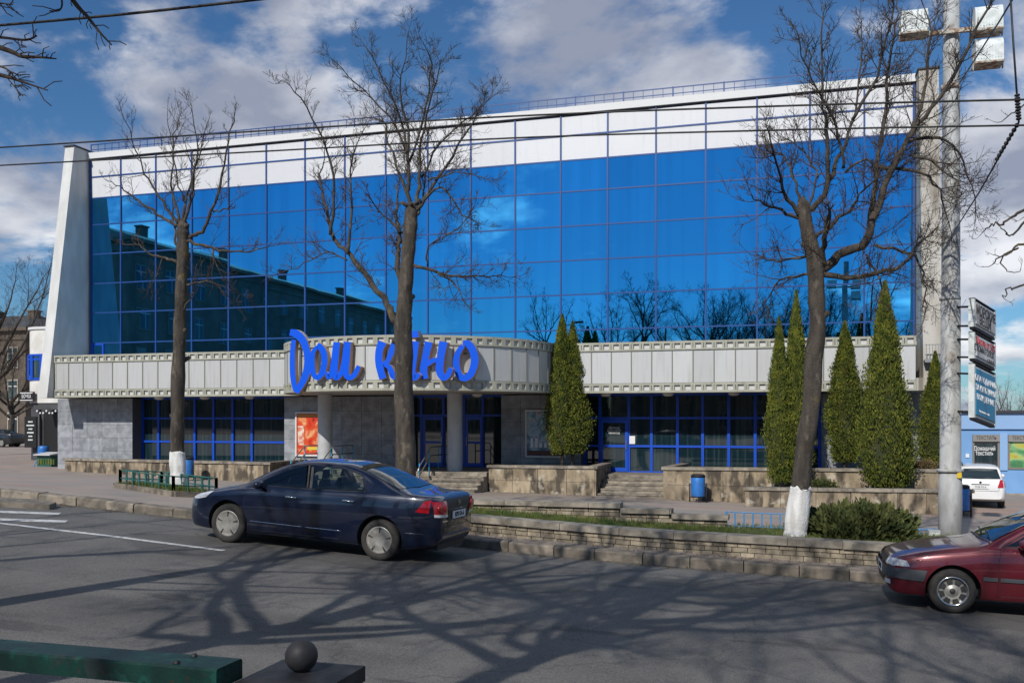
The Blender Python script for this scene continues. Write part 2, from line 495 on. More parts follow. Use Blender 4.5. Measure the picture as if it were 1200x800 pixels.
# ---- kerbs: one stone after another
def kerb(y0, w, top, xr, name):
    base = MB()
    base.grid([[(x, y, road_z(x, y0) + .015) for x in rng(xr[0], xr[1], 60)] for y in (y0 + .03, y0 + w - .02)])
    kb = struct(base.build(name, M_mortar))
    rnd = random.Random(3)
    x = xr[0]
    while x < xr[1]:
        L = rnd.uniform(.62, 1.02)
        x1 = min(x + L, xr[1])
        a, b_ = x + .008, x1 - .008
        za, zb = road_z(a, y0), road_z(b_, y0)
        j = rnd.uniform(-.012, .012); jy = rnd.uniform(-.012, .012)
        s = MB()
        ch = .025
        def ring(xx, zz):
            return [(xx, y0 + jy, zz - .12), (xx, y0 + w + jy, zz - .12), (xx, y0 + w + jy, zz + top + j), (xx, y0 + jy + ch * 1.4, zz + top + j), (xx, y0 + jy, zz + top + j - ch)]
        r0, r1 = ring(a, za), ring(b_, zb)
        s.v = r0 + r1
        s.f = [(0, 1, 2, 3, 4)[::-1], (5, 6, 7, 8, 9)] + [(i, (i + 1) % 5, 5 + (i + 1) % 5, 5 + i) for i in range(5)]
        s.build('kerb_stone', M_kerb, kb)
        x = x1
    return kb
kerb(KY, .30, .17, (-34, 14), 'kerb')
kerb(4.62, .22, .12, (-14, 12), 'near_kerb')

# ---- painted markings on the road
def strip(name, pts, w, dz=.006):
    b = MB(); rows = [[], []]
    for i in range(len(pts) - 1):
        (xa, ya), (xb, yb) = pts[i], pts[i + 1]
        n = max(2, int(math.hypot(xb - xa, yb - ya) / .5))
        dx, dy = xb - xa, yb - ya; l = math.hypot(dx, dy); nx, ny = -dy / l * w / 2, dx / l * w / 2
        for k in range(n + 1):
            t = k / n; x, y = xa + dx * t, ya + dy * t
            rows[0].append((x + nx, y + ny, road_z(x + nx, y + ny) + dz)); rows[1].append((x - nx, y - ny, road_z(x - nx, y - ny) + dz))
    b.grid(rows[::-1])
    return struct(b.build(name, M_paint))
def ground_pt(px, py, zf):
    z = 0.0
    for _ in range(12):
        u = (px - 600) / FPX; d = (ZE - z) * FPX / (py - HOR)
        x, y = d * (-SA + u * CA), d * (CA + u * SA)
        z = zf(x, y)
    return x, y
strip('lane_line', [ground_pt(-260, 583, road_z), ground_pt(0, 613, road_z), ground_pt(130, 628, road_z), ground_pt(262, 645, road_z)], .13)
strip('crossing_stripe', [ground_pt(-140, 596, road_z), ground_pt(70, 602, road_z)], .30)
strip('crossing_stripe', [ground_pt(-140, 605, road_z), ground_pt(78, 611, road_z)], .30)
# traffic island at the left
isl = MB()
pi_ = [ground_pt(-120, 588, road_z), ground_pt(58, 597, road_z), ground_pt(66, 594, road_z), ground_pt(40, 590.5, road_z), ground_pt(-120, 580, road_z)]
n_ = len(pi_)
isl.v = [(x, y, road_z(x, y) - .05) for x, y in pi_] + [(x, y, road_z(x, y) + .10) for x, y in pi_]
isl.f = [tuple(range(n_, 2 * n_))] + [(i, (i + 1) % n_, n_ + (i + 1) % n_, n_ + i) for i in range(n_)]
struct(isl.build('traffic_island', M_kerb))

# ================================================================ LOW WALLS ALONG THE STREET
def brick_wall(name, label, X0, X1, Y, depth, ztop, zbot, course, brick, capf, seed, cap_h=.10, steps=None):
    """zbot / capf: functions of X; masonry bricks one by one in front of a mortar core, slabs on top"""
    w = thing(name, label, 'wall', ((X0 + X1) / 2, Y, zbot((X0 + X1) / 2)))
    rnd = random.Random(seed)
    core = MB()
    n = 24
    xs = rng(X0 + .02, X1 - .02, n)
    fr = [[(x, Y + .03, zbot(x) - .15) for x in xs], [(x, Y + .03, capf(x) - cap_h + .01) for x in xs],
          [(x, Y + depth - .01, capf(x) - cap_h + .01) for x in xs], [(x, Y + depth - .01, zbot(x) - .15) for x in xs]]
    core.grid(fr)
    e = core.v
    for k in (0, n - 1): core.f.append((k, n + k, 2 * n + k, 3 * n + k))
    core.build('core', M_mortar, w)
    # courses follow the cap down
    hmax = max(capf(x) - cap_h - zbot(x) for x in xs)
    ncourse = int(hmax / course + .9)
    for k in range(ncourse):
        x = X0 - (brick * .5 if k % 2 else 0)
        while x < X1 - .03:
            L = brick * rnd.uniform(.8, 1.25)
            a, b_ = max(x, X0), min(x + L, X1)
            x += L
            if b_ - a < .05: continue
            xm = (a + b_) / 2
            z1 = capf(xm) - cap_h - k * course - .006
            z0 = z1 - course + .011
            if z0 < zbot(xm) - .12: continue
            j = rnd.uniform(-.014, .010); t = rnd.uniform(-.003, .003)
            sl = (capf(b_) - capf(a)) if abs(capf(b_) - capf(a)) < .04 else 0
            m = MB()
            f0, f1 = Y + j, Y + .10
            m.hexa([(a + .006, f0, z0 - sl / 2), (b_ - .006, f0 + t, z0 + sl / 2), (b_ - .006, f1, z0 + sl / 2), (a + .006, f1, z0 - sl / 2),
                    (a + .006, f0 + .004, z1 - sl / 2), (b_ - .006, f0 + t + .004, z1 + sl / 2), (b_ - .006, f1, z1 + sl / 2), (a + .006, f1, z1 - sl / 2)])
            m.build('stone_brick', M_lime, w)
    x = X0 - .03
    while x < X1:
        L = rnd.uniform(.8, 1.1)
        b_ = min(x + L, X1 + .03)
        if steps:
            for s in steps:
                if x < s - .02 < b_ : b_ = s
        a = x
        za, zb = capf(a + .02), capf(b_ - .02)
        if X1 + .03 - b_ < .2: b_ = X1 + .03
        m = MB()
        jy = rnd.uniform(-.012, .012)
        m.hexa([(a + .004, Y - .05 + jy, za - cap_h), (b_ - .004, Y - .05 + jy, zb - cap_h), (b_ - .004, Y + depth + .03, zb - cap_h), (a + .004, Y + depth + .03, za - cap_h),
                (a + .004, Y - .045 + jy, za), (b_ - .004, Y - .045 + jy, zb), (b_ - .004, Y + depth + .03, zb), (a + .004, Y + depth + .03, za)])
        m.build('cap_slab', M_cap, w)
        x = b_
    return w
FW_Y = 16.55
fw_cap = lambda x: interp([(-8, .46), (-5.5, .31), (-2.35, .15), (1.45, .06), (5, -.02)], x)
fw_bot = lambda x: R0(x) + .15
front_wall = brick_wall('street_wall', 'long low limestone brick wall with dark slab cap right behind the street kerb', -6.6, 4.4, FW_Y, .34, None, fw_bot, .085, .24, fw_cap, 11, .11)
W2_Y = 18.3
_, zc1 = at(640, 587.5, W2_Y); _, zc2 = at(760, 596, W2_Y); _, zc3 = at(820, 603, W2_Y)
X_a, X_b, X_c, X_d = atx(545, W2_Y), atx(727, W2_Y), atx(787, W2_Y), atx(852, W2_Y)
w2_cap = lambda x: zc1 if x < X_b else (zc2 if x < X_c else zc3)
lawn_z = lambda x: fw_cap(x) - .07
w2_bot = lambda x: lawn_z(x) - .02
brick_wall('terrace_wall', 'stepped limestone brick wall behind the strip of lawn, facing the street', X_a, X_d, W2_Y, .34, None, w2_bot, .085, .25, w2_cap, 5, .09, steps=(X_b, X_c))
pv = MB(); pv.box(-5.3, -5.26, FW_Y + .04, FW_Y + .05, 0, .01)

# lawn between the two walls
lawn = MB()
LX = rng(-6.5, 4.2, 40)
def lawn_back(x): return 18.45 if x < X_d + .1 else 19.6
lawn.grid([[(x, FW_Y + .3 + (lawn_back(x) - FW_Y - .3) * t, lawn_z(x) - .25 * sm((t - .75) / .25) * (1 if x > X_d + .1 else 0)) for x in LX] for t in rng(0, 1, 8)])
struct(lawn.build('lawn', M_soil, None, True))
gr = MB(); rnd = random.Random(21)
for _ in range(16000):
    x = rnd.uniform(-6.4, 4.1); y = rnd.uniform(FW_Y + .36, lawn_back(x) - .05)
    if x > X_d and y > 18.9: continue
    z = lawn_z(x) - .01; h = rnd.uniform(.04, .11) ; a = rnd.uniform(0, 6.28); w = .007
    dx, dy = math.cos(a) * w, math.sin(a) * w; lx, ly = rnd.uniform(-.035, .035), rnd.uniform(-.035, .035)
    b = len(gr.v)
    gr.v += [(x - dx, y - dy, z), (x + dx, y + dy, z), (x + lx, y + ly, z + h)]
    gr.f.append((b, b + 1, b + 2))
tag(gr.build('grass', M_grass), 'short green grass on the lawn strip behind the street wall', 'grass', kind='stuff')

# ================================================================ STAINED STONE PLANTERS
def slab_wall(parent, P0, P1, zt0, zt1, zb0, zb1, slab, thick, seed, cap_h=.10, cap_over=.06, rows=1, back=True):
    """a wall of upright stained slabs from plan point P0 to P1 with capping stones"""
    rnd = random.Random(seed)
    P0, P1 = Vector(P0), Vector(P1); L = (P1 - P0).length; d = (P1 - P0) / L
    nrm = Vector((d.y, -d.x))            # towards the viewer when P0 is at the left
    core = MB()
    def pt(s, o, z): q = P0 + d * s + nrm * o; return (q.x, q.y, z)
    core.hexa([pt(.01, -.03, zb0 - .2), pt(L - .01, -.03, zb1 - .2), pt(L - .01, -thick, zb1 - .2), pt(.01, -thick, zb0 - .2),
               pt(.01, -.03, zt0 - cap_h - .002), pt(L - .01, -.03, zt1 - cap_h - .002), pt(L - .01, -thick, zt1 - cap_h - .002), pt(.01, -thick, zt0 - cap_h - .002)])
    core.build('core', M_mortar, parent)
    n = max(1, round(L / slab))
    cuts = [0] + [(i + rnd.uniform(-.15, .15)) * L / n for i in range(1, n)] + [L]
    lf = lambda a, b, s: a + (b - a) * s / L
    for a, b_ in zip(cuts, cuts[1:]):
        zs = [(lf(zb0, zb1, a) - .12, lf(zb0, zb1, b_) - .12)]
        for r in range(1, rows):
            zs.append(tuple(lf(zb0, zb1, s) + (lf(zt0, zt1, s) - cap_h - lf(zb0, zb1, s)) * r / rows for s in (a, b_)))
        zs.append((lf(zt0, zt1, a) - cap_h, lf(zt0, zt1, b_) - cap_h))
        for (l0, l1), (h0, h1) in zip(zs, zs[1:]):
            m = MB(); j = rnd.uniform(-.012, .014)
            m.hexa([pt(a + .007, j, l0 + .004), pt(b_ - .007, j, l1 + .004), pt(b_ - .007, -.06, l1 + .004), pt(a + .007, -.06, l0 + .004),
                    pt(a + .007, j, h0 - .006), pt(b_ - .007, j, h1 - .006), pt(b_ - .007, -.06, h1 - .006), pt(a + .007, -.06, h0 - .006)])
            m.build('stone_slab', M_stained, parent)
    n = max(1, round(L / 1.15))
    for i in range(n):
        a, b_ = i * L / n, (i + 1) * L / n
        if i == 0: a -= cap_over
        if i == n - 1: b_ += cap_over
        m = MB(); j = rnd.uniform(-.008, .008)
        h0, h1 = lf(zt0, zt1, a), lf(zt0, zt1, b_)
        m.hexa([pt(a + .004, cap_over + j, h0 - cap_h), pt(b_ - .004, cap_over + j, h1 - cap_h), pt(b_ - .004, -thick - .03, h1 - cap_h), pt(a + .004, -thick - .03, h0 - cap_h),
                pt(a + .004, cap_over + j, h0), pt(b_ - .004, cap_over + j, h1), pt(b_ - .004, -thick - .03, h1), pt(a + .004, -thick - .03, h0)])
        m.build('cap_stone', M_cap, parent)
def soil_top(parent, poly, z):
    b = MB(); b.prism_z(poly, z - .25, z); b.build('soil', M_soil, parent)

# long low planter in front of the left glazing
p = thing('stone_planter', 'long low stained stone wall in front of the left ground floor windows', 'planter', (-26, 35, -.3))
slab_wall(p, (-32.2, 36.0), (-20.3, 34.0), .33, .38, -.28, -.46, .62, .30, 2)
soil_top(p, [(-31.9, 36.3), (-20.3, 34.3), (-20.3, 37.2), (-31.9, 37.2)], .18)
slab_wall(p, (-20.27, 33.97), (-20.27, 37.2), .38, .38, -.46, -.46, .8, .30, 8)
# planter left of the glazed side entrance
p = thing('stone_planter', 'high stained stone planter holding the twin thujas, left of the side stairs', 'planter', (-8.9, 35, -.7))
slab_wall(p, (-11.0, 34.3), (-6.86, 34.3), .38, .39, -.66, -.72, 1.05, .30, 4, rows=2)
slab_wall(p, (-6.83, 34.33), (-6.83, 37.4), .39, .39, -.72, -.72, 1.0, .30, 5, rows=2)
soil_top(p, [(-10.95, 34.6), (-7.2, 34.6), (-7.2, 37.4), (-10.95, 37.4)], .28)
# planter right of the side stairs
p = thing('stone_planter', 'long stained stone planter right of the side stairs under the dark glazing', 'planter', (-.8, 35, -.7))
slab_wall(p, (-4.3, 34.0), (2.75, 34.0), .41, .45, -.74, -.86, 1.05, .30, 6, rows=2)
slab_wall(p, (-4.0, 37.3), (-4.33, 34.33), .41, .41, -.74, -.74, 1.0, .28, 7, rows=2)
soil_top(p, [(-3.9, 34.3), (2.7, 34.3), (2.7, 37.3), (-3.9, 37.3)], .30)
# lower terrace wall
p = thing('stone_planter', 'lower stained stone terrace wall below the three right hand thujas', 'planter', (2.4, 32.5, -.8))
slab_wall(p, (-1.35, 32.0), (5.5, 31.9), -.12, -.06, -.78, -.93, 1.15, .30, 9)
slab_wall(p, (5.47, 31.95), (5.47, 37.0), -.06, -.06, -.95, -.95, 1.15, .30, 10)
soil_top(p, [(-1.2, 32.2), (5.2, 32.2), (5.2, 37.2), (2.85, 37.2), (2.85, 34.0), (-1.2, 34.0)], -.22)
p = thing('stone_planter', 'upper stained stone wall behind the lamp pole beside the end thuja', 'planter', (4.6, 34.5, -.2))
slab_wall(p, (3.2, 34.3), (5.15, 34.3), .44, .45, -.25, -.25, 1.1, .30, 13)
soil_top(p, [(3.2, 34.6), (5.1, 34.6), (5.1, 37.2), (3.2, 37.2)], .30)

# ================================================================ CINEMA BUILDING
cin = thing('cinema_building', 'long cinema with blue mirror glass front, white top panels and film strip canopy', 'building', (-14, 45, -.9))
FY = 38.0
FX = [-32.45] + [-30.72 + 1.972 * i for i in range(18)] + [4.55]
FZ = [5.16, 5.82, 7.28, 8.70, 10.12, 11.55, 12.84, 13.87, 14.68]
def bx(name, m, x0, x1, y0, y1, z0, z1, parent=None):
    b = MB(); b.box(x0, x1, y0, y1, z0, z1); return b.build(name, m, parent if parent is not None else cin)
bx('main_wall', M_concrete, -32.9, 5.0, FY + .35, 62, -1.6, 14.70)
# ---- curtain wall
cw = bx('curtain_wall', M_darkedge, FX[0], FX[-1], FY + .08, FY + .30, 5.0, 14.70)
rnd = random.Random(4)
pane_me = {}
for i in range(19):
    for j in range(8):
        w, h = FX[i + 1] - FX[i], FZ[j + 1] - FZ[j]
        key = (round(w, 3), round(h, 3), j > 5)
        if key not in pane_me:
            b = MB(); b.box(-w / 2 + .02, w / 2 - .02, -.012, .012, -h / 2 + .02, h / 2 - .02)
            pane_me[key] = b.mesh('panel', M_white if j > 5 else M_glass)
        o = link('white_panel' if j > 5 else 'glass_pane', pane_me[key], cw, ((FX[i] + FX[i + 1]) / 2, FY, (FZ[j] + FZ[j + 1]) / 2))
        k = .003
        o.rotation_euler = (rnd.uniform(-k, k), 0, rnd.uniform(-k, k))
for i, x in enumerate(FX):
    w = .033 if 0 < i < 19 else .045
    bx('mullion', M_mull, x - w, x + w, FY - .055, FY + .03, 5.05, 14.68, cw)
for j, z in enumerate(FZ[:-1]):
    bx('transom', M_mull, FX[0], FX[-1], FY - .040, FY + .028, z - .030, z + .030, cw)
# small opening light at the bottom left corner
b = MB()
for (a, c, d, e) in ((-32.40, -32.32, 5.18, 5.80), (-31.78, -31.70, 5.18, 5.80), (-32.32, -31.78, 5.18, 5.25), (-32.32, -31.78, 5.72, 5.80)):
    b.box(a, c, FY - .05, FY + .02, d, e)
b.build('vent_window', M_blue, cw)
# ---- cornice and roof railing
bx('cornice', M_cornice, -32.55, 4.66, FY - .14, FY + .4, 14.745, 15.03)
bx('cornice_shade_strip', M_darkedge, -32.5, 4.6, FY - .06, FY + .35, 14.69, 14.742)  # solid dark strip, colour stands in for the shadow line under the cornice
b = MB()
b.box(-32.4, 4.5, FY - .08, FY - .04, 15.40, 15.44); b.box(-32.4, 4.5, FY - .075, FY - .045, 15.16, 15.19)
x = -32.4; k = 0
while x < 4.5:
    w = .03 if k % 5 == 0 else .012
    b.box(x - w, x + w, FY - .07, FY - .05, 15.03, 15.46 if k % 5 == 0 else 15.40); x += .40; k += 1
b.build('roof_railing', M_mull, cin)
# ---- end fins
def fin(x0, x1, prof, m):
    b = MB()
    b.v = [(x0, y, z) for y, z in prof] + [(x1, y, z) for y, z in prof]; n = len(prof)
    b.f = [tuple(range(n)), tuple(range(2 * n - 1, n - 1, -1))] + [(i, n + i, n + (i + 1) % n, (i + 1) % n) for i in range(n)]
    o = b.build('fin_wall', m, cin); return o
fin(-33.1, -32.58, [(35.30, 3.12), (37.02, 15.12), (39.6, 15.12), (39.6, 3.12)], M_concrete)
bx('fin_cap', M_darkedge, -33.15, -32.53, 36.95, 39.6, 15.125, 15.19)
fin(4.62, 5.28, [(35.95, 3.6), (37.15, 14.9), (39.6, 14.9), (39.6, 3.6)], M_rightfin)
bx('fin_cap', M_darkedge, 4.57, 5.33, 37.08, 39.6, 14.905, 14.96)
bx('bracket', M_rightfin, 4.36, 5.1, 35.75, 37.6, 3.14, 3.59)
b = MB()
for k in range(6): b.box(4.66 + .1 * k, 4.68 + .1 * k, 35.60, 35.62, 4.25, 4.72)
b.box(4.62, 5.2, 35.59, 35.63, 4.72, 4.75); b.box(4.62, 5.2, 35.59, 35.63, 4.22, 4.25)
b.box(4.62, 5.2, 35.6, 35.95, 4.12, 4.21)
b.build('balcony_rail', M_rail, cin)

# ---- film strip canopy: straight, half-round over the porch, straight
M_joint = mat('frame_joint', (.17, .17, .14), .6)
M_backing = mat('band_backing', (.50, .50, .49), .6)
CYF, CR, CCX = 35.8, 5.45, -14.28
XL, XR = -32.57, 4.36
L1 = (CCX - CR) - XL; L2 = math.pi * CR; L3 = XR - (CCX + CR)
def path(s):
    if s < L1: return Vector((XL + s, CYF)), Vector((0, -1))
    if s < L1 + L2:
        a = math.pi + (s - L1) / CR
        n = Vector((math.cos(a), math.sin(a))); return Vector((CCX, CYF)) + n * CR, n
    return Vector((CCX + CR + s - L1 - L2, CYF)), Vector((0, -1))
def pbox(b, s0, s1, z0, z1, d0, d1):
    (p0, n0), (p1, n1) = path(s0 + 1e-4), path(s1 - 1e-4)
    A, B, C, D = p0 + n0 * d1, p1 + n1 * d1, p1 + n1 * d0, p0 + n0 * d0
    b.hexa([(A.x, A.y, z0), (B.x, B.y, z0), (C.x, C.y, z0), (D.x, D.y, z0), (A.x, A.y, z1), (B.x, B.y, z1), (C.x, C.y, z1), (D.x, D.y, z1)])
CZ0, CZ1 = 3.14, 5.08
FZ0, FZ1 = 3.50, 4.74
plan = [(XL + .02, CYF + .02)] + [tuple(path(s)[0] - path(s)[1] * .02) for s in [L1 + L2 * k / 40 for k in range(41)]] + [(XR - .02, CYF + .02), (XR - .02, FY + .1), (XL + .02, FY + .1)]
b = MB(); b.prism_z(plan, CZ0 + .03, CZ1 - .05)
canopy = b.build('canopy', M_soffit, cin)
for (a, L) in ((0, L1), (L1, L2), (L1 + L2, L3)):
    nf = round(L / .78); w = L / nf
    back = MB(); back2 = MB(); top = MB(); low = MB()
    for i in range(nf):
        s0, s1 = a + i * w, a + (i + 1) * w
        m = MB(); pbox(m, s0 + .022, s1 - .022, FZ0 + .012, FZ1 - .012, .0, .05)
        m.build('frame_panel', M_frame, canopy)
        m = MB(); pbox(m, s0 - .018, s0 + .018, FZ0, FZ1, .0, .072); m.build('frame_divider', M_joint, canopy)
        for h in range(2):
            c0, c1 = s0 + h * w / 2, s0 + (h + 1) * w / 2
            pbox(back, c0, c1, CZ0 + .04, FZ0, .0, .02); pbox(back2, c0, c1, FZ1, CZ1 - .04, .0, .02)
            for bm, z0, z1, h0, h1 in ((low, CZ0, FZ0, 3.225, 3.42), (top, FZ1, CZ1, 4.80, 4.995)):
                pbox(bm, c0, c1, z0, h0, .0, .10); pbox(bm, c0, c1, h1, z1, .0, .10)
                pbox(bm, c0 - .01, c0 + .085, h0, h1, .0, .098); pbox(bm, c1 - .085, c1 + .01, h0, h1, .0, .098)
    back.build('band_backing', M_backing, canopy); back2.build('band_backing', M_backing, canopy)
    top.build('sprocket_band', M_band, canopy); low.build('sprocket_band', M_band, canopy)
b = MB(); b.box(XL - .02, XL + .12, CYF - .06, FY, CZ0, CZ1); b.build('end_panel', M_band, canopy)
# roof of the canopy is edged by a thin lip
b = MB()
for (x, y) in ((-27.6, 36.7), (-25.2, 36.7), (-22.9, 36.7), (-12.0, 35.9), (-6.9, 36.7), (-4.45, 36.7), (-1.95, 36.7)):
    m = MB(); m.lathe([(0, 3.02), (.12, 3.03), (.21, 3.08), (.22, 3.16), (0, 3.16)], 14, (x, y, 0)); m.build('soffit_lamp', M_lampglass, cin, True)

# ---- stone cladding, tile by tile
def tiled(x0, x1, y, z0, z1, tw, th, side=None, depth=1.2, name='stone_wall'):
    b = MB(); b.box(x0 + .01, x1 - .01, y + .03, y + depth, z0, z1 - .01)
    w = b.build(name, M_grout, cin)
    nx = max(1, round((x1 - x0) / tw)); nz = max(1, round((z1 - z0) / th))
    dx, dz = (x1 - x0) / nx, (z1 - z0) / nz
    b = MB(); b.box(-dx / 2 + .005, dx / 2 - .005, 0, .03, -dz / 2 + .005, dz / 2 - .005); me = b.mesh('tile', M_tile)
    rr = random.Random(int(x0 * 10))
    for i in range(nx):
        for j in range(nz):
            link('tile', me, w, (x0 + (i + .5) * dx, y + rr.uniform(-.004, .004), z0 + (j + .5) * dz))
    if side:
        ny = max(1, round(depth / tw)); dy = depth / ny
        b = MB(); b.box(-.03 if side < 0 else 0, 0 if side < 0 else .03, -dy / 2 + .005, dy / 2 - .005, -dz / 2 + .005, dz / 2 - .005); me = b.mesh('tile', M_tile)
        for i in range(ny):
            for j in range(nz):
                link('tile', me, w, ((x0 + .01 if side < 0 else x1 - .01), y + .031 + (i + .5) * dy, z0 + (j + .5) * dz))
    return w
tiled(-33.7, -29.45, 37.2, -.6, 3.12, .85, .60, side=-1, depth=1.6)
tiled(-21.35, -15.75, 37.0, 0.0, 3.12, .9, .60, depth=1.2)
tiled(-11.35, -8.0, 37.1, -.2, 3.12, .85, .60, depth=1.2)
tiled(1.2, 5.6, 37.8, -1.0, 3.12, .8, .60, depth=.6)

# ---- ground floor glazing
def glazing(name, x0, x1, y, z0, z1, cuts, tr, door=None):
    b = MB(); b.box(x0, x1, y + .06, y + .10, z0, z1)
    g = b.build(name, M_darkedge, cin)
    xs = [x0] + cuts + [x1]; zs = [z0] + tr + [z1]
    for i in range(len(xs) - 1):
        for j in range(len(zs) - 1):
            m = MB(); m.box(xs[i] + .03, xs[i + 1] - .03, y + .03, y + .045, zs[j] + .03, zs[j + 1] - .03)
            o = m.build('glass_pane', M_dglass, g)
    for k, x in enumerate(xs):
        m = MB(); m.box(x - .055, x + .055, y - .05, y + .05, z0, z1); m.build('mullion', M_blue, g)
    for z in zs:
        m = MB(); m.box(x0, x1, y - .035, y + .048, z - .045, z + .045); m.build('transom', M_blue, g)
    return g
def gcuts(pxs, y): return [atx(p, y) for p in pxs]
glazing('left_glazing', -29.42, -21.38, 37.9, 0.0, 3.12, gcuts((165.5, 186, 207, 228.5, 250.5, 273, 295.5), 37.9), [1.09, 2.18])
gl_r = glazing('right_glazing', -7.97, 1.18, 37.8, 0.0, 3.12, gcuts((703, 737, 763.5, 794, 823.5, 854, 885, 917), 37.8), [1.05, 2.18])
gl_c = glazing('porch_glazing', -15.72, -11.38, 37.9, 0.10, 3.12, gcuts((494, 520, 544, 566), 37.9), [2.3])
def door(name, x0, x1, y, z0, z1, handle_right=True):
    b = MB(); t = .11
    b.box(x0, x0 + t, y - .06, y - .02, z0, z1); b.box(x1 - t, x1, y - .06, y - .02, z0, z1)
    b.box(x0 + t, x1 - t, y - .058, y - .022, z0, z0 + .16); b.box(x0 + t, x1 - t, y - .058, y - .022, z1 - .14, z1); b.box(x0 + t, x1 - t, y - .058, y - .022, z0 + .98, z0 + 1.08)
    d = b.build(name, M_blue, cin)
    for (a, c) in ((z0 + .16, z0 + .98), (z0 + 1.08, z1 - .14)):
        m = MB(); m.box(x0 + t, x1 - t, y - .045, y - .035, a, c); m.build('pane', M_dglass, d)
    hx = x1 - .06 if handle_right else x0 + .06
    m = MB(); m.tube([(hx, y - .06, z0 + .9), (hx, y - .12, z0 + .9), (hx, y - .12, z0 + 1.25), (hx, y - .06, z0 + 1.25)], .014, 6); m.build('handle', M_rail, d)
    return d
dr = door('side_door', atx(704, 37.75), atx(736, 37.75), 37.75, .02, 2.13)
dx_ = (atx(704, 37.75) + atx(736, 37.75)) / 2
for z_, tx in ((1.78, 'УВАХОД'), (1.68, 'ДОМ КІНО'), (1.57, 'УВАХОД')):
    put_text('door_lettering', tx, .10, M_whiteink, dr, face_frame((dx_, 37.70, z_), (1, 0, 0)), squash=1.1)
door('porch_door', atx(496, 37.85), atx(520, 37.85), 37.85, .12, 2.25)
door('porch_door', atx(546, 37.85), atx(566, 37.85), 37.85, .12, 2.25, False)
b = MB(); b.box(atx(736.5, 37.7) + .03, atx(743.5, 37.7) + .02, 37.735, 37.748, 1.14, 1.46); nt_ = b.build('notice', M_plate, cin)
# ---- floor slabs, porch, steps
bx('floor_slab', M_pave, -31.5, 6.4, 37.05, 38.3, -1.2, -.012)
bx('side_landing', M_cap, -7.1, -4.0, 35.95, 37.72, -1.2, -.004)
def steps(name, x0, x1, y0, ztop, zbot, n, run, m=M_cap):
    """treads going down towards -Y from y0"""
    st = None; h = (ztop - zbot) / n
    for k in range(n):
        b = MB(); z1 = ztop - h * k; zlow = zbot - .25
        b.box(x0, x1, y0 - run * (k + 1), y0 - run * k - .002, zlow, z1 - .003 - h * 0)
        o = b.build(name if st is None else 'step', m, cin if st is None else st)
        if st is None: st = o
        e = MB(); e.box(x0 + .004, x1 - .004, y0 - run * (k + 1) - .025, y0 - run * (k + 1) + .05, z1 - .05, z1); e.build('nosing', M_kerb, st)
    return st
steps('side_stairs', -6.78, -4.36, 35.95, 0.0 - .16, -.78, 4, .38)
b = MB(); b.box(-19.9, -11.05, 34.2, 38.2, -1.2, .10); b.build('porch_floor', M_cap, cin)
steps('porch_stairs', -20.2, -11.05, 34.2, .10 - .15, -.62, 4, .36)
for px in (381, 533):
    x = atx(px, 34.9)
    b = MB(); b.lathe([(.30, .10), (.30, 3.16)], 28, (x, 34.9, 0)); b.build('column', M_column, cin, True)

# ---- posters in white frames
def poster_mat(name, cols, scale, seed, stretch=(1, 1, 1)):
    m = bpy.data.materials.new(name); m.use_nodes = True; t = m.node_tree; b = t.nodes['Principled BSDF']
    b.inputs['Roughness'].default_value = .35
    g = N(t, 'ShaderNodeNewGeometry'); mpn = N(t, 'ShaderNodeMapping'); mpn.inputs['Location'].default_value = (seed, seed, seed); mpn.inputs['Scale'].default_value = stretch
    t.links.new(g.outputs['Position'], mpn.inputs[0])
    nz = N(t, 'ShaderNodeTexNoise'); nz.inputs['Scale'].default_value = scale; nz.inputs['Detail'].default_value = 4; nz.inputs['Distortion'].default_value = .6
    t.links.new(mpn.outputs[0], nz.inputs['Vector'])
    r = N(t, 'ShaderNodeValToRGB'); r.color_ramp.interpolation = 'LINEAR'
    while len(r.color_ramp.elements) < len(cols): r.color_ramp.elements.new(.5)
    for i, (p, c) in enumerate(cols):
        r.color_ramp.elements[i].position = p; r.color_ramp.elements[i].color = (*c, 1)
    t.links.new(nz.outputs[0], r.inputs[0]); t.links.new(r.outputs[0], b.inputs['Base Color'])
    return m
M_poster1 = poster_mat('poster_red', [(.30, (.10, .01, .01)), (.42, (.55, .03, .01)), (.55, (.62, .08, .02)), (.66, (.70, .38, .18)), (.8, (.75, .55, .10))], 2.2, 3)
M_poster2 = poster_mat('poster_dark', [(.30, (.05, .07, .12)), (.45, (.12, .24, .36)), (.55, (.36, .52, .62)), (.63, (.50, .09, .07)), (.75, (.75, .62, .55))], 2.0, 11)
def poster(label, x0, x1, y, z0, z1, m, word, wcol):
    p_ = thing('poster_frame', label, 'poster', ((x0 + x1) / 2, y, z0))
    b = MB(); t = .07
    b.box(x0, x0 + t, y - .09, y - .006, z0, z1); b.box(x1 - t, x1, y - .09, y - .006, z0, z1)
    b.box(x0 + t, x1 - t, y - .088, y - .006, z0, z0 + t); b.box(x0 + t, x1 - t, y - .088, y - .006, z1 - t, z1)
    b.build('frame', M_cornice, p_)
    b = MB(); b.box(x0 + t, x1 - t, y - .05, y - .008, z0 + t, z1 - t); q = b.build('sheet', m, p_)
    return p_, q
X0_, X1_ = atx(347, 36.97), atx(379, 36.97)
pr, q = poster('red film poster in a white frame behind the first porch column', X0_, X1_, 36.97, .52, 2.46, M_poster1, '', None)
b = MB(); b.box(X0_ + .12, X0_ + .42, 36.912, 36.918, 1.0, 1.85); b.build('pale_figure_print', mat('print_pale', (.72, .60, .50), .5, col2=(.55, .18, .10), nscale=6), q)
b = MB(); b.box(X0_ + .60, X1_ - .12, 36.912, 36.918, .80, .93); b.build('yellow_strip_print', mat('print_yellow', (.62, .50, .04), .5), q)
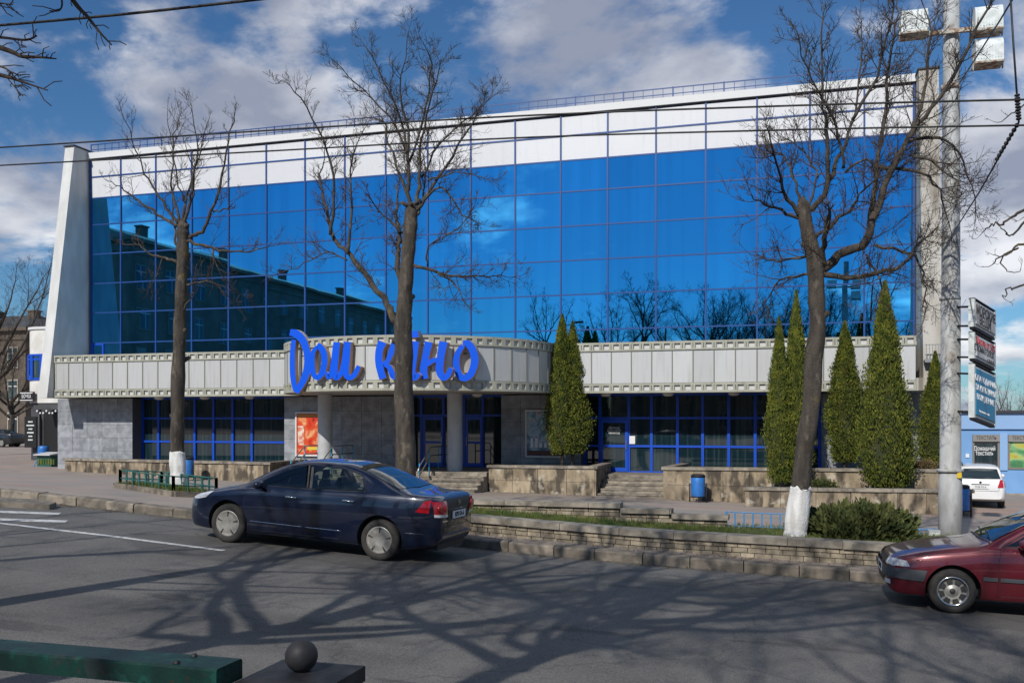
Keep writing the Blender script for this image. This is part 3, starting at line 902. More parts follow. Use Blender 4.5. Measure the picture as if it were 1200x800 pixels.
b = MB(); b.box(X0_ + .10, X1_ - .10, 36.912, 36.918, 2.22, 2.36); b.build('orange_strip_print', mat('print_orange', (.50, .20, .04), .5), q)
X0_, X1_ = atx(616, 37.07), atx(664, 37.07)
p2, q2 = poster('dark blue film poster in a white frame beside the twin thujas', X0_, X1_, 37.07, .57, 2.52, M_poster2, '', None)
rr = random.Random(2)
b = MB()
for k in range(6): b.box(X0_ + .22 + k * .19, X0_ + .33 + k * .19, 37.014, 37.02, .98, 1.25 + rr.uniform(-.1, .12))
b.build('white_letter_print', M_whiteink, q2)
b = MB(); b.box(X0_ + .08, X1_ - .08, 37.012, 37.018, .66, .86); b.build('maroon_strip_print', mat('print_maroon', (.10, .03, .025), .5), q2)

# ---- sign lettering: each letter built from thick brush strokes
def catmull(pts, n=8):
    out = []
    P = [pts[0]] + list(pts) + [pts[-1]]
    for i in range(1, len(P) - 2):
        p0, p1, p2, p3 = P[i - 1], P[i], P[i + 1], P[i + 2]
        for k in range(n):
            t = k / n
            out.append(tuple(.5 * (2 * p1[a] + (p2[a] - p0[a]) * t + (2 * p0[a] - 5 * p1[a] + 4 * p2[a] - p3[a]) * t * t + (3 * p1[a] - p0[a] - 3 * p2[a] + p3[a]) * t ** 3) for a in range(len(p1))))
    out.append(tuple(pts[-1]))
    return out
# (x, y, width) in units of the lettering drawing, x to the right, y down
LETTERS = {
    'letter_d': [[(112, 128, 24), (106, 190, 26), (105, 260, 28), (109, 340, 28), (124, 408, 26)],
                 [(92, 88, 34), (128, 98, 42), (164, 140, 38), (184, 210, 36), (184, 280, 38), (165, 345, 36), (126, 415, 26)]],
    'letter_o': [[(236, 168, 20), (216, 200, 24), (212, 255, 28), (218, 310, 28), (238, 333, 28), (262, 312, 30), (276, 260, 32), (274, 205, 32), (258, 172, 32), (238, 156, 26)]],
    'letter_m': [[(286, 300, 10), (300, 330, 26), (318, 300, 28), (330, 240, 32), (345, 142, 36)], [(347, 142, 30), (340, 235, 30), (332, 300, 34), (340, 335, 26), (362, 318, 26), (382, 260, 28), (402, 142, 38)],
                 [(404, 142, 32), (398, 240, 32), (394, 310, 34), (412, 336, 26), (440, 318, 28), (462, 272, 22)]],
    'letter_k': [[(592, 140, 46), (574, 190, 40), (574, 260, 40), (594, 340, 38)], [(596, 262, 26), (622, 240, 26), (655, 150, 34)], [(606, 262, 24), (630, 280, 28), (650, 325, 34), (676, 330, 26)]],
    'letter_i': [[(769, 138, 40), (760, 220, 38), (750, 300, 38), (764, 336, 30), (790, 312, 24)], [(748, 100, 34), (786, 98, 36)]],
    'letter_n': [[(842, 140, 42), (826, 215, 38), (814, 290, 40), (822, 340, 36)], [(832, 262, 26), (868, 240, 26), (905, 240, 24)], [(922, 140, 46), (908, 215, 40), (900, 290, 42), (918, 334, 32), (944, 322, 30), (962, 282, 24)]],
    'letter_o.001': [[(1026, 160, 26), (998, 205, 32), (990, 260, 36), (1006, 318, 36), (1036, 336, 36), (1070, 312, 38), (1090, 250, 42), (1082, 192, 40), (1056, 152, 38), (1026, 146, 24)]],
}
sign = thing('cinema_sign', 'big blue brush script letters on the rounded film strip canopy', 'sign', (CCX, 30, 3.3))
def ray_circle(px, R):
    u = (px - 600) / FPX; d = Vector((-SA + u * CA, CA + u * SA)).normalized(); c = Vector((CCX, CYF))
    t = c.dot(d); h2 = R * R - (c - d * t).length_squared
    return None if h2 < 0 else d * (t - math.sqrt(h2))
for name, strokes in LETTERS.items():
    xs_ = [p_[0] for s in strokes for p_ in s]
    cx = (min(xs_) + max(xs_)) / 2
    pxc = 320 + cx / 4.615
    hit = ray_circle(pxc, CR + .35)
    if hit is None: hit = ray_circle(350, CR + .35)
    out = (hit - Vector((CCX, CYF))).normalized()
    ang = math.atan2(out.x, -out.y) * .30
    if name == 'letter_d': ang = .02
    sc = scale_at(pxc, hit.y) / 4.615 ** -1          # drawing units per metre
    # a sight line meets the letter plane obliquely: keep the drawn width
    beta = ALPHA + math.atan((pxc - 600) / FPX) * -1
    kx = 1.0 / max(.55, math.cos(beta - ang) )
    me = bpy.data.meshes.new(name); V = []; F = []; MI = []
    for si, s in enumerate(strokes):
        c = catmull(s, 7)
        Lp, Rp = [], []
        for i in range(len(c)):
            a, e = c[max(0, i - 1)], c[min(len(c) - 1, i + 1)]
            tx, ty = e[0] - a[0], e[1] - a[1]; l = math.hypot(tx, ty) or 1
            nx, ny = -ty / l * c[i][2] / 2, tx / l * c[i][2] / 2
            Lp.append((c[i][0] + nx, c[i][1] + ny)); Rp.append((c[i][0] - nx, c[i][1] - ny))
        n = len(c); b0 = len(V)
        def W(p_, y):
            X = (p_[0] - cx) / sc * kx; Z = ZE - ((370 + p_[1] / 4.615) - HOR) * 4.615 / sc
            return (hit.x + X * math.cos(ang), hit.y + y + X * math.sin(ang), Z)
        y0, y1 = -.004 * si, .24 + .003 * si
        V += [W(p_, y0) for p_ in Lp] + [W(p_, y0) for p_ in Rp] + [W(p_, y1) for p_ in Lp] + [W(p_, y1) for p_ in Rp]
        for i in range(n - 1):
            l0, l1, r0, r1 = b0 + i, b0 + i + 1, b0 + n + i, b0 + n + i + 1
            F.append((l0, l1, r1, r0)); MI.append(0)
            F.append((l0 + 2 * n, r0 + 2 * n, r1 + 2 * n, l1 + 2 * n)); MI.append(1)
            F.append((l0, l0 + 2 * n, l1 + 2 * n, l1)); MI.append(1)
            F.append((r0, r1, r1 + 2 * n, r0 + 2 * n)); MI.append(1)
        for i in (0, n - 1):
            F.append((b0 + i, b0 + n + i, b0 + 3 * n + i, b0 + 2 * n + i)); MI.append(1)
    me.from_pydata(V, [], F); me.materials.append(M_letter); me.materials.append(M_letter_side)
    me.polygons.foreach_set('material_index', MI); me.update()
    o = link(name.split('.')[0], me, sign)
    for zz_ in (3.75, 4.45):
        q_ = hit - out * .38
        fx = MB(); fx.tube([(hit.x, hit.y + .2, zz_), (q_.x, q_.y, zz_)], .02, 5); fx.build('bracket', M_iron, o)

# ---- handrails on the porch steps
def handrail(label, X, Y0, Y1, Y2, z0, z1, n):
    h = thing('handrail', label, 'handrail', (X, Y0, z0))
    for dz in (.95, .62):
        b = MB(); b.tube([(X, Y0, z0 + dz - .25), (X, Y0 + .2, z0 + dz), (X, Y1, z1 + dz), (X, Y2, z1 + dz)], .026, 7); b.build('rail', M_rail, h, True)
    for k in range(n):
        t = k / (n - 1); y = Y0 + .2 + (Y2 - Y0 - .2) * t
        z = z0 + (z1 - z0) * min(1, (y - Y0) / (Y1 - Y0))
        b = MB(); b.tube([(X, y, z - .08), (X, y, z + .97)], .024, 7); b.build('post', M_railblue, h, True)
    return h
handrail('metal handrail with blue posts on the porch steps left of the second column', atx(488, 32.7), 32.8, 34.2, 36.0, -.60, .10, 4)
handrail('metal handrail with blue posts on the porch steps below the red poster', atx(338, 32.9), 32.9, 34.2, 36.4, -.55, .10, 4)
handrail('metal handrail with blue posts on the porch steps beside the first column', atx(372, 32.9), 32.9, 34.2, 36.0, -.58, .10, 4)

# ================================================================ TREES
def polyline(pts, n=4):
    return [Vector(p[:3]) for p in catmull([tuple(p) for p in pts], n)]
def wobble(pts, rnd, a):
    return [pts[0]] + [p + Vector((rnd.uniform(-a, a), rnd.uniform(-a, a), rnd.uniform(-a, a))) for p in pts[1:-1]] + [pts[-1]]
def twig(mb, p, d, L, r, rnd, lvl, kids, up=.25, kink=.22):
    """a crooked shoot with side twigs"""
    n = 4 if lvl == 0 else 3
    pts = [p]; q = p.copy(); dd = d.normalized()
    for i in range(n):
        dd = (dd + Vector((rnd.uniform(-kink, kink), rnd.uniform(-kink, kink), rnd.uniform(-kink, kink) + up * .25))).normalized()
        q = q + dd * (L / n); pts.append(q.copy())
    rr_ = [max(.003, r * (1 - .85 * i / n)) for i in range(n + 1)]
    mb.tube(pts, rr_, 4 if lvl == 0 else 3, cap=False)
    if lvl >= 2: return
    k = kids if lvl == 0 else max(1, kids // 2)
    for i in range(k):
        t = rnd.uniform(.2, 1.0); s = t * n; i0 = min(n - 1, int(s)); f = s - i0
        b0 = pts[i0].lerp(pts[i0 + 1], f); ax = (pts[i0 + 1] - pts[i0]).normalized()
        side = ax.orthogonal().normalized(); side.rotate(Matrix.Rotation(rnd.uniform(0, 6.283), 3, ax))
        nd = ax * rnd.uniform(.45, .9) + side * rnd.uniform(.5, .9) + Vector((0, 0, up * .5))
        twig(mb, b0, nd, L * rnd.uniform(.30, .62), max(.0035, r * .5), rnd, lvl + 1, kids, up)

def roughen(mb, seed, a=1.0):
    """bark relief: ridges, burls and pruning scars pushed out of the smooth tube"""
    out = []
    for x, y, z in mb.v:
        p = Vector((x + seed, y, z)); q = Vector((x * 5, y * 5, z * 1.6 + seed))
        d = mnoise.noise_vector(q) * .022 * a + mnoise.noise_vector(p * 1.3) * .035 * a
        out.append((x + d.x, y + d.y, z))
    mb.v = out
def make_tree(label, base, trunk, limbs, seed, density=1.0, shoot=(.5, 1.3), kids=5, wash=None, rwash=None, group=None, up=.5, thick=1.0, name='bare_tree'):
    """trunk / limbs: lists of (x, y, z, r) in metres from the base point"""
    rnd = random.Random(seed)
    t = thing(name, label, 'tree', base, 0, group, world=False)
    tm = MB()
    tr = [p[:3] + (p[3] * .87,) for p in catmull(trunk, 4)]
    pts = [Vector(p[:3]) for p in tr]; rad_ = [p[3] for p in tr]
    rad_ = [r * (1 + .06 * math.sin(i * 2.3 + seed)) for i, r in enumerate(rad_)]
    fine = []
    for i in range(len(pts) - 1):
        for k_ in range(5): fine.append((pts[i].lerp(pts[i + 1], k_ / 5), rad_[i] + (rad_[i + 1] - rad_[i]) * k_ / 5))
    fine.append((pts[-1], rad_[-1]))
    tm.tube([p for p, r in fine], [r for p, r in fine], 20); roughen(tm, seed)
    for _ in range(7):                                      # cut stubs
        p, r = rnd.choice(fine[len(fine) // 3:-3]); a_ = rnd.uniform(0, 6.28); d_ = Vector((math.cos(a_), math.sin(a_), rnd.uniform(.1, .7)))
        tm.tube([p, p + d_ * (r + .02), p + d_ * (r + rnd.uniform(.04, .16))], [r * .5, r * .38, r * .30], 8)
    tm.build('trunk', M_bark, t, True)
    lm = MB(); cm = MB()
    for lim in limbs:
        c = [p[:3] + (max(.006, p[3] * .76),) for p in catmull(lim, 4)]
        pts = wobble([Vector(p[:3]) for p in c], rnd, .035); rs = [p[3] * rnd.uniform(.92, 1.1) for p in c]
        lm.tube(pts, rs, 8 if rs[0] > .05 else 6)
        # shoots along the limb
        acc = 0
        total = sum((pts[i + 1] - pts[i]).length for i in range(len(pts) - 1)); run = 0
        for i in range(len(pts) - 1):
            seg = pts[i + 1] - pts[i]; run += seg.length
            if run < total * .18: continue
            nsh = seg.length * 4.2 * density
            m = int(nsh) + (rnd.random() < nsh % 1)
            for _ in range(m):
                p = pts[i].lerp(pts[i + 1], rnd.random()); ax = seg.normalized()
                side = ax.orthogonal().normalized(); side.rotate(Matrix.Rotation(rnd.uniform(0, 6.283), 3, ax))
                d = ax * rnd.uniform(.2, .9) + side * rnd.uniform(.4, 1.0) + Vector((0, 0, rnd.uniform(0, up)))
                tap = .55 + .45 * (1 - run / total)
                twig(cm, p, d, rnd.uniform(*shoot) * tap, min(.0115 * thick, rs[i] * .6), rnd, 0, kids, up)
        # the tip goes on as a shoot
        twig(cm, pts[-1], pts[-1] - pts[-2] + Vector((0, 0, .02)), shoot[0], max(.005, rs[-1] * .9), rnd, 0, kids, up)
    lm.build('limbs', M_bark, t, True)
    cm.build('crown', M_twig, t, False)
    if wash:
        wm = MB(); w = [(p, r) for p, r in zip([Vector(q[:3]) for q in tr], rad_) if p.z <= wash]
        # cut exactly at the wash height
        nxt = [(Vector(q[:3]), q[3]) for q in tr if q[2] > wash][0]
        f = (wash - w[-1][0].z) / (nxt[0].z - w[-1][0].z); w.append((w[-1][0].lerp(nxt[0], f), w[-1][1] + (nxt[1] - w[-1][1]) * f))
        wf = []
        for i in range(len(w) - 1):
            for k_ in range(6): wf.append((w[i][0].lerp(w[i + 1][0], k_ / 6), w[i][1] + (w[i + 1][1] - w[i][1]) * k_ / 6))
        wf.append(w[-1]); w = wf
        wm.tube([p for p, r in w], [r * 1.04 + .008 for p, r in w], 20); roughen(wm, seed)
        for k_ in range(20):                                   # brushed, uneven upper edge
            x_, y_, z_ = wm.v[-20 + k_]; wm.v[-20 + k_] = (x_, y_, z_ + rnd.uniform(-.07, .05))
        wm.build('whitewash', M_whitewash, t, True)
    return t
def traced(px0, py0, Y, conv, trunk, limbs, seed, spread=.55):
    """lines drawn on an upright plane at depth Y, bulged in depth so the crown is round"""
    rnd = random.Random(seed); s = scale_at(px0, Y)
    def P(c, r, y=0): px, py = conv(c); return ((px - px0) / s, y, (py0 - py) / s, r)
    T = [P(c, r) for c, r in trunk]
    out = []
    for lim, r0, r1 in limbs:
        n = len(lim); sign_ = rnd.choice((-1, 1)) * rnd.uniform(.25, 1) * spread
        x0, z0 = conv(lim[0])
        L_ = []
        for i, c in enumerate(lim):
            t_ = i / (n - 1); L_.append(P(c, r0 + (r1 - r0) * t_, sign_ * t_ * t_ * 2.0))
        out.append(L_)
    return T, out

# ---- left tree
c1 = lambda c: (100 + c[0] / 2.758, 90 + c[1] / 2.758) if len(c) == 2 else c[:2]
im = lambda x, y: ((x - 100) * 2.758, (y - 90) * 2.758)
T, Lm = traced(209, 577, 20.0, c1,
    [(im(209, 580), .25), (im(209, 560), .225), (im(208, 520), .20), (im(209, 440), .185), (im(212, 360), .17), (im(214, 290), .165), (im(215, 268), .17), (im(216, 258), .10)],
    [([(310, 490), (285, 420), (250, 300), (228, 160), (212, 55)], .05, .009), ([(316, 480), (318, 400), (330, 280), (340, 110)], .06, .009),
     ([(322, 475), (350, 400), (380, 340), (420, 260), (437, 140)], .06, .009), ([(300, 480), (240, 445), (180, 405), (130, 360), (92, 338)], .06, .012),
     ([(300, 470), (250, 400), (212, 330), (200, 250), (190, 140)], .05, .008), ([(345, 520), (390, 500), (430, 440), (470, 330), (510, 200), (535, 150)], .07, .009),
     ([(335, 530), (410, 550), (480, 570), (560, 560), (600, 545)], .06, .010), ([(300, 600), (250, 580), (205, 570), (175, 540), (120, 535)], .055, .012),
     ([(330, 670), (400, 660), (450, 690), (470, 720)], .035, .008), ([(320, 760), (360, 710), (400, 690), (440, 640)], .03, .008),
     ([(430, 440), (500, 440), (550, 430)], .03, .008), ([(292, 560), (285, 500), (265, 410), (255, 330)], .045, .010), ([(318, 400), (300, 330), (285, 210), (290, 120)], .03, .007),
     ([(350, 400), (370, 300), (365, 220)], .03, .007), ([(240, 580), (235, 640), (260, 690)], .025, .006), ([(430, 560), (440, 640), (480, 700)], .03, .006)], 7)
bx_, bz_ = at(209, 577, 20.0)
make_tree('slim bare tree with whitewashed foot inside the green fenced plot', (bx_, 20.0, plaza_z(bx_, 20.0) - .05), T, Lm, 31, 1.2, (.3, 1.0), 5, wash=1.03, up=.45)

# ---- middle tree
c2 = lambda c: (330 + c[0] / 2, 10 + c[1] / 2)
im = lambda x, y: ((x - 330) * 2, (y - 10) * 2)
T, Lm = traced(478, 600, 20.0, c2,
    [(im(478, 602), .30), (im(477, 575), .27), (im(474, 500), .25), (im(472, 410), .235), (im(473, 360), .22), (im(476, 320), .19), (im(479, 270), .175), (im(482, 238), .17), (im(484, 226), .10)],
    [([(268, 720), (240, 670), (205, 620), (140, 545), (90, 490), (62, 400), (45, 330), (50, 250)], .115, .012), ([(140, 545), (146, 430), (140, 300), (175, 200)], .05, .008),
     ([(95, 495), (110, 380), (95, 270), (60, 180), (45, 160)], .05, .008), ([(278, 660), (270, 560), (268, 500), (250, 430), (245, 360)], .10, .02),
     ([(300, 470), (290, 400), (235, 270), (200, 200), (110, 175)], .06, .009), ([(302, 460), (300, 380), (305, 260), (300, 180), (340, 50)], .07, .008),
     ([(312, 455), (330, 370), (345, 290), (390, 200), (440, 150)], .065, .008), ([(318, 450), (370, 370), (430, 270), (490, 160)], .06, .008),
     ([(298, 400), (290, 260), (240, 130), (190, 30)], .05, .007), ([(318, 445), (380, 400), (440, 470), (490, 500)], .045, .008),
     ([(310, 580), (370, 600), (450, 605), (530, 600)], .06, .009), ([(370, 600), (420, 640), (450, 680)], .035, .007), ([(345, 585), (355, 540), (440, 510), (500, 480)], .03, .007),
     ([(280, 500), (250, 470), (220, 420)], .05, .014), ([(300, 480), (260, 500), (200, 505)], .03, .008), ([(330, 370), (380, 300), (470, 250), (520, 240)], .035, .007),
     ([(300, 330), (340, 230), (370, 120), (365, 80)], .04, .007), ([(290, 300), (255, 220), (190, 150), (170, 120)], .035, .007), ([(140, 560), (90, 540), (30, 580), (0, 600)], .03, .007),
     ([(345, 380), (420, 370), (520, 410)], .03, .006), ([(320, 460), (330, 420), (320, 330), (260, 200)], .04, .007)], 12, .7)
bx_, bz_ = at(478, 600, 20.0)
t2_ = make_tree('tall bare tree with forked trunk in front of the rounded canopy', (bx_, 20.0, plaza_z(bx_, 20.0) - .05), T, Lm, 5, 1.6, (.35, .90), 7, up=.3)
t2_.scale = (1, 1, .972)

# ---- right tree
c3 = lambda c: (860 + c[0] / 2, c[1] / 2)
im = lambda x, y: ((x - 860) * 2, y * 2)
T, Lm = traced(932, 630, 17.6, c3,
    [(im(931, 634), .22), (im(932, 620), .205), (im(938, 560), .19), (im(948, 480), .185), (im(955, 400), .175), (im(956, 340), .165), (im(951, 290), .15), (im(942, 248), .13), (im(938, 232), .07)],
    [([(192, 640), (240, 600), (300, 570), (320, 500), (360, 400), (390, 340), (450, 270), (540, 90), (560, 40)], .12, .010), ([(302, 570), (312, 480), (330, 370), (350, 200), (370, 60), (375, -20)], .07, .009),
     ([(170, 490), (215, 445), (215, 340), (205, 280), (200, 110)], .075, .014), ([(215, 440), (240, 370), (270, 290), (295, 130), (300, -20)], .06, .009),
     ([(200, 640), (280, 650), (360, 640), (400, 600), (440, 560)], .07, .010), ([(162, 515), (110, 490), (70, 480), (45, 460)], .05, .010), ([(155, 505), (115, 450), (90, 370)], .06, .018),
     ([(158, 485), (140, 400), (110, 340), (70, 280)], .04, .008), ([(212, 630), (206, 580), (214, 535)], .075, .045), ([(395, 380), (450, 420), (490, 500)], .04, .007), ([(180, 595), (120, 600), (70, 590)], .04, .008),
     ([(185, 560), (260, 500), (290, 470), (340, 455)], .05, .009), ([(250, 400), (230, 300), (170, 180), (140, 120)], .04, .007), ([(360, 400), (410, 300), (430, 180), (440, 60), (420, -30)], .05, .008),
     ([(390, 350), (470, 350), (520, 420), (545, 520)], .04, .007), ([(320, 580), (400, 610), (420, 690), (410, 760)], .04, .007), ([(175, 640), (110, 650), (60, 700)], .035, .007),
     ([(270, 290), (320, 200), (350, 60), (345, -20)], .04, .007), ([(330, 400), (420, 420), (470, 470), (500, 560)], .04, .007), ([(300, 600), (330, 680), (310, 740)], .03, .006),
     ([(170, 500), (190, 400), (150, 330), (80, 250)], .035, .006), ([(255, 410), (300, 380), (350, 400), (420, 340)], .03, .006)], 22, .75)
bx_, bz_ = at(932, 630, 17.6)
make_tree('leaning bare tree with whitewashed foot on the lawn beside the dark juniper bush', (bx_, 17.6, lawn_z(bx_) - .06), T, Lm, 77, 1.8, (.35, 1.05), 7, wash=.94, up=.3)

# ---- generic bare trees (beyond the frame edges, across the street, behind the shop)
def random_tree(label, base, H, seed, spread=.5, nl=9, density=1.0, r0=.2, kids=5, fork=.35, group=None, lean=(0, 0), name='bare_tree', shoot=(.4, 1.2)):
    rnd = random.Random(seed)
    hf = H * fork
    trunk = [(0, 0, -.1, r0 * 1.25), (0, 0, .3, r0 * 1.05), (lean[0] * .4, lean[1] * .4, hf * .55, r0 * .9), (lean[0], lean[1], hf, r0 * .78), (lean[0] * 1.25, lean[1] * 1.25, hf * 1.3, r0 * .5), (lean[0] * 1.4, lean[1] * 1.4, hf * 1.5, r0 * .3)]
    limbs = []
    for k in range(nl):
        a = 6.283 * k / nl + rnd.uniform(-.4, .4); z0 = hf * rnd.uniform(.72, 1.35)
        f = z0 / hf; x0, y0 = lean[0] * min(f, 1.3), lean[1] * min(f, 1.3)
        Lx = H * spread * rnd.uniform(.35, 1.0); top = z0 + (H - z0) * rnd.uniform(.45, 1.0)
        ca, sa_ = math.cos(a), math.sin(a)
        pts = []
        for t, rr_ in ((0, .55), (.25, .42), (.5, .3), (.75, .17), (1, .07)):
            pts.append((x0 + ca * Lx * (t ** .7) + rnd.uniform(-.2, .2) * t, y0 + sa_ * Lx * (t ** .7) + rnd.uniform(-.2, .2) * t, z0 + (top - z0) * (t ** 1.2), max(.01, r0 * rr_)))
        limbs.append(pts)
        for _ in range(2):
            q = pts[rnd.choice((1, 2, 3))]; a2 = a + rnd.uniform(-1.2, 1.2); l2 = Lx * rnd.uniform(.35, .7)
            limbs.append([(q[0] + math.cos(a2) * l2 * t, q[1] + math.sin(a2) * l2 * t, q[2] + l2 * rnd.uniform(.5, 1.1) * t, max(.008, q[3] * (.7 - .55 * t))) for t in (0, .35, .7, 1)])
    return make_tree(label, base, trunk, limbs, seed, density, shoot, kids, up=.4, group=group, name=name)

# ================================================================ THUJAS AND BUSHES
def spray_mesh(name, H, Rf, n, seed, m, leaf=(.05, .11), lobes=7, vertical=.8):
    """Rf(t) radius at relative height; flat leaf sprays through the outer shell"""
    rnd = random.Random(seed); b = MB()
    ph = [rnd.uniform(0, 6.28) for _ in range(8)]
    for _ in range(n):
        t = rnd.random() ** .85; a = rnd.uniform(0, 6.283)
        R = Rf(t)
        lump = 1 + .20 * math.sin(lobes * a + ph[0] + 9 * t) * math.sin(17 * t + ph[1] + 2 * a) + .13 * math.sin(3 * a + ph[2] + 19 * t) + .06 * math.sin(41 * t + ph[3] + 5 * a)
        rr_ = R * lump * (rnd.uniform(.64, 1.04) if rnd.random() < .80 else (rnd.uniform(1.0, 1.20) if rnd.random() < .45 else rnd.uniform(.35, .8)))
        p = Vector((rr_ * math.cos(a), rr_ * math.sin(a), t * H + rnd.uniform(-.03, .03)))
        outw = Vector((math.cos(a), math.sin(a), 0)); upv = Vector((rnd.uniform(-.3, .3), rnd.uniform(-.3, .3), vertical)) + outw * rnd.uniform(.15, .75)
        upv.normalize()
        sd = outw.cross(upv); sd.normalize(); sd.rotate(Matrix.Rotation(rnd.uniform(-1.2, 1.2), 3, upv))
        l = rnd.uniform(*leaf); w = l * rnd.uniform(.35, .6)
        q0 = p - sd * (w * .35); q1 = p + sd * (w * .35); q2 = p + upv * (l * .65) + sd * (w * .6); q3 = p + upv * l; q4 = p + upv * (l * .65) - sd * (w * .6)
        i = len(b.v); b.v += [tuple(q0), tuple(q1), tuple(q2), tuple(q3), tuple(q4)]; b.f.append((i, i + 1, i + 2, i + 3, i + 4))
    return b.mesh(name, m, False)
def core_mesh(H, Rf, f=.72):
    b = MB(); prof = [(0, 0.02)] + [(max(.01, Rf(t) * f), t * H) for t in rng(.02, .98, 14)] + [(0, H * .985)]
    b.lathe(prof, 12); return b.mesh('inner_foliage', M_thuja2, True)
def thuja_prof(wmax, low=.22, tip=.9):
    def f(t):
        if t < low: return wmax * (.62 + .38 * math.sin(t / low * 1.57))
        u = (t - low) / (1 - low)
        return wmax * max(.02, (1 - u ** 1.25) ** tip)
    return f
THUJA = {}
for key, (H, w, s) in {'a': (4.6, .62, 1), 'b': (4.6, .55, 2), 'c': (4.6, .66, 3)}.items():
    pf = thuja_prof(w, .18 if key != 'b' else .30)
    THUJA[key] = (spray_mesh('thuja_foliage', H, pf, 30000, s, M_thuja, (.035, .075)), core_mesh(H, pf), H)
def thuja(label, px, pyb, pyt, Y, zbase, kind, width_px, group='thujas in the planters', trunk=.25, dx=0):
    x, zt = at(px, pyt, Y); s = scale_at(px, Y)
    H = zt - zbase
    t = thing('thuja', label, 'thuja', (x, Y, zbase), random.Random(px).uniform(0, 6), group, world=False)
    fol, core, H0 = THUJA[kind]
    w0 = {'a': .62, 'b': .55, 'c': .66}[kind]
    sx = width_px / 2 / s / (w0 * 1.08); sz = (H - trunk) / H0
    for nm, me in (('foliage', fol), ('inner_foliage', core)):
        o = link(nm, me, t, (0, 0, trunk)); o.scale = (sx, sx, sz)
    b = MB(); b.tube([(0, 0, -.08), (.01, 0, trunk + .5)], [.07, .055], 8); b.build('trunk', M_bark, t, True)
thuja('taller of the twin thujas in the planter beside the dark film poster', 659, 545, 370, 35.6, .26, 'b', 40, trunk=.50)
thuja('shorter of the twin thujas in the planter beside the side stairs', 671, 545, 378, 35.8, .26, 'a', 44, trunk=.50)
thuja('slender thuja left of the leaning tree, lower of the close pair', 913, 566, 373, 33.2, -.24, 'b', 32, trunk=.2)
thuja('tall thuja half hidden behind the leaning tree trunk', 933, 566, 342, 33.6, -.24, 'a', 40, trunk=.2)
thuja('medium narrow thuja standing alone against grey stone wall', 990, 547, 378, 35.6, .28, 'b', 42, trunk=.30)
thuja('tallest broad thuja with pointed top in front of the canopy end', 1037, 572, 332, 33.0, -.24, 'c', 60, trunk=.15)
thuja('slim thuja pressed against the right side of the tallest thuja', 1049, 572, 440, 33.3, -.24, 'b', 42, trunk=.15)
thuja('small thuja beside the lamp pole at the end of the building', 1096, 546, 413, 35.6, .28, 'a', 42, trunk=.12)

def bush(name, label, cat, loc, rx, ry, rz, n, seed, m, leaf=(.05, .12), group=None):
    rnd = random.Random(seed)
    t = thing(name, label, cat, loc, 0, group, world=False)
    b = MB(); ph = [rnd.uniform(0, 6.28) for _ in range(6)]
    for _ in range(n):
        a = rnd.uniform(0, 6.283); e = math.asin(rnd.random())
        k = (1 + .16 * math.sin(5 * a + ph[0] + 4 * e) + .12 * math.sin(9 * a + ph[1]) * math.sin(6 * e + ph[2])) * rnd.uniform(.55, 1.04)
        p = Vector((rx * k * math.cos(e) * math.cos(a), ry * k * math.cos(e) * math.sin(a), rz * k * math.sin(e) + .03))
        d = Vector((math.cos(a) * math.cos(e) + rnd.uniform(-.7, .7), math.sin(a) * math.cos(e) + rnd.uniform(-.7, .7), math.sin(e) + rnd.uniform(.1, 1.0))).normalized()
        sd = d.orthogonal().normalized(); sd.rotate(Matrix.Rotation(rnd.uniform(0, 6.28), 3, d))
        l = rnd.uniform(*leaf); w = l * .20
        i = len(b.v); b.v += [tuple(p - sd * w * .5), tuple(p + sd * w * .5), tuple(p + d * l * .6 + sd * w), tuple(p + d * l), tuple(p + d * l * .6 - sd * w)]
        b.f.append((i, i + 1, i + 2, i + 3, i + 4))
    b.build('foliage', m, t)
    s = MB()
    for k in range(9):
        a = rnd.uniform(0, 6.28); s.tube([(0, 0, -.05), (rx * .4 * math.cos(a), ry * .4 * math.sin(a), rz * .45), (rx * .75 * math.cos(a), ry * .75 * math.sin(a), rz * .6)], [.02, .014, .006], 5)
    s.build('stems', M_twig, t)
    return t
xj = atx(1003, 18.0)
bush('juniper_bush', 'wide dark green juniper bush on the lawn right of the leaning tree', 'bush', (xj, 18.05, lawn_z(xj) - .05), .98, .70, .50, 16000, 5, M_juniper, (.07, .16))
M_dry = mat('dry_leaf', (.17, .09, .05), .9, col2=(.10, .11, .03), nscale=9)
bush('dry_bush', 'small reddish brown bush at the foot of the end thuja', 'bush', (atx(1084, 35.0), 35.0, .28), .55, .4, .38, 2500, 8, M_dry, (.05, .10))
bush('dry_bush', 'low dark bush between the terrace wall and the upper planter', 'bush', (atx(962, 33.4), 33.3, -.24), .5, .35, .30, 1800, 9, M_juniper, (.05, .10))

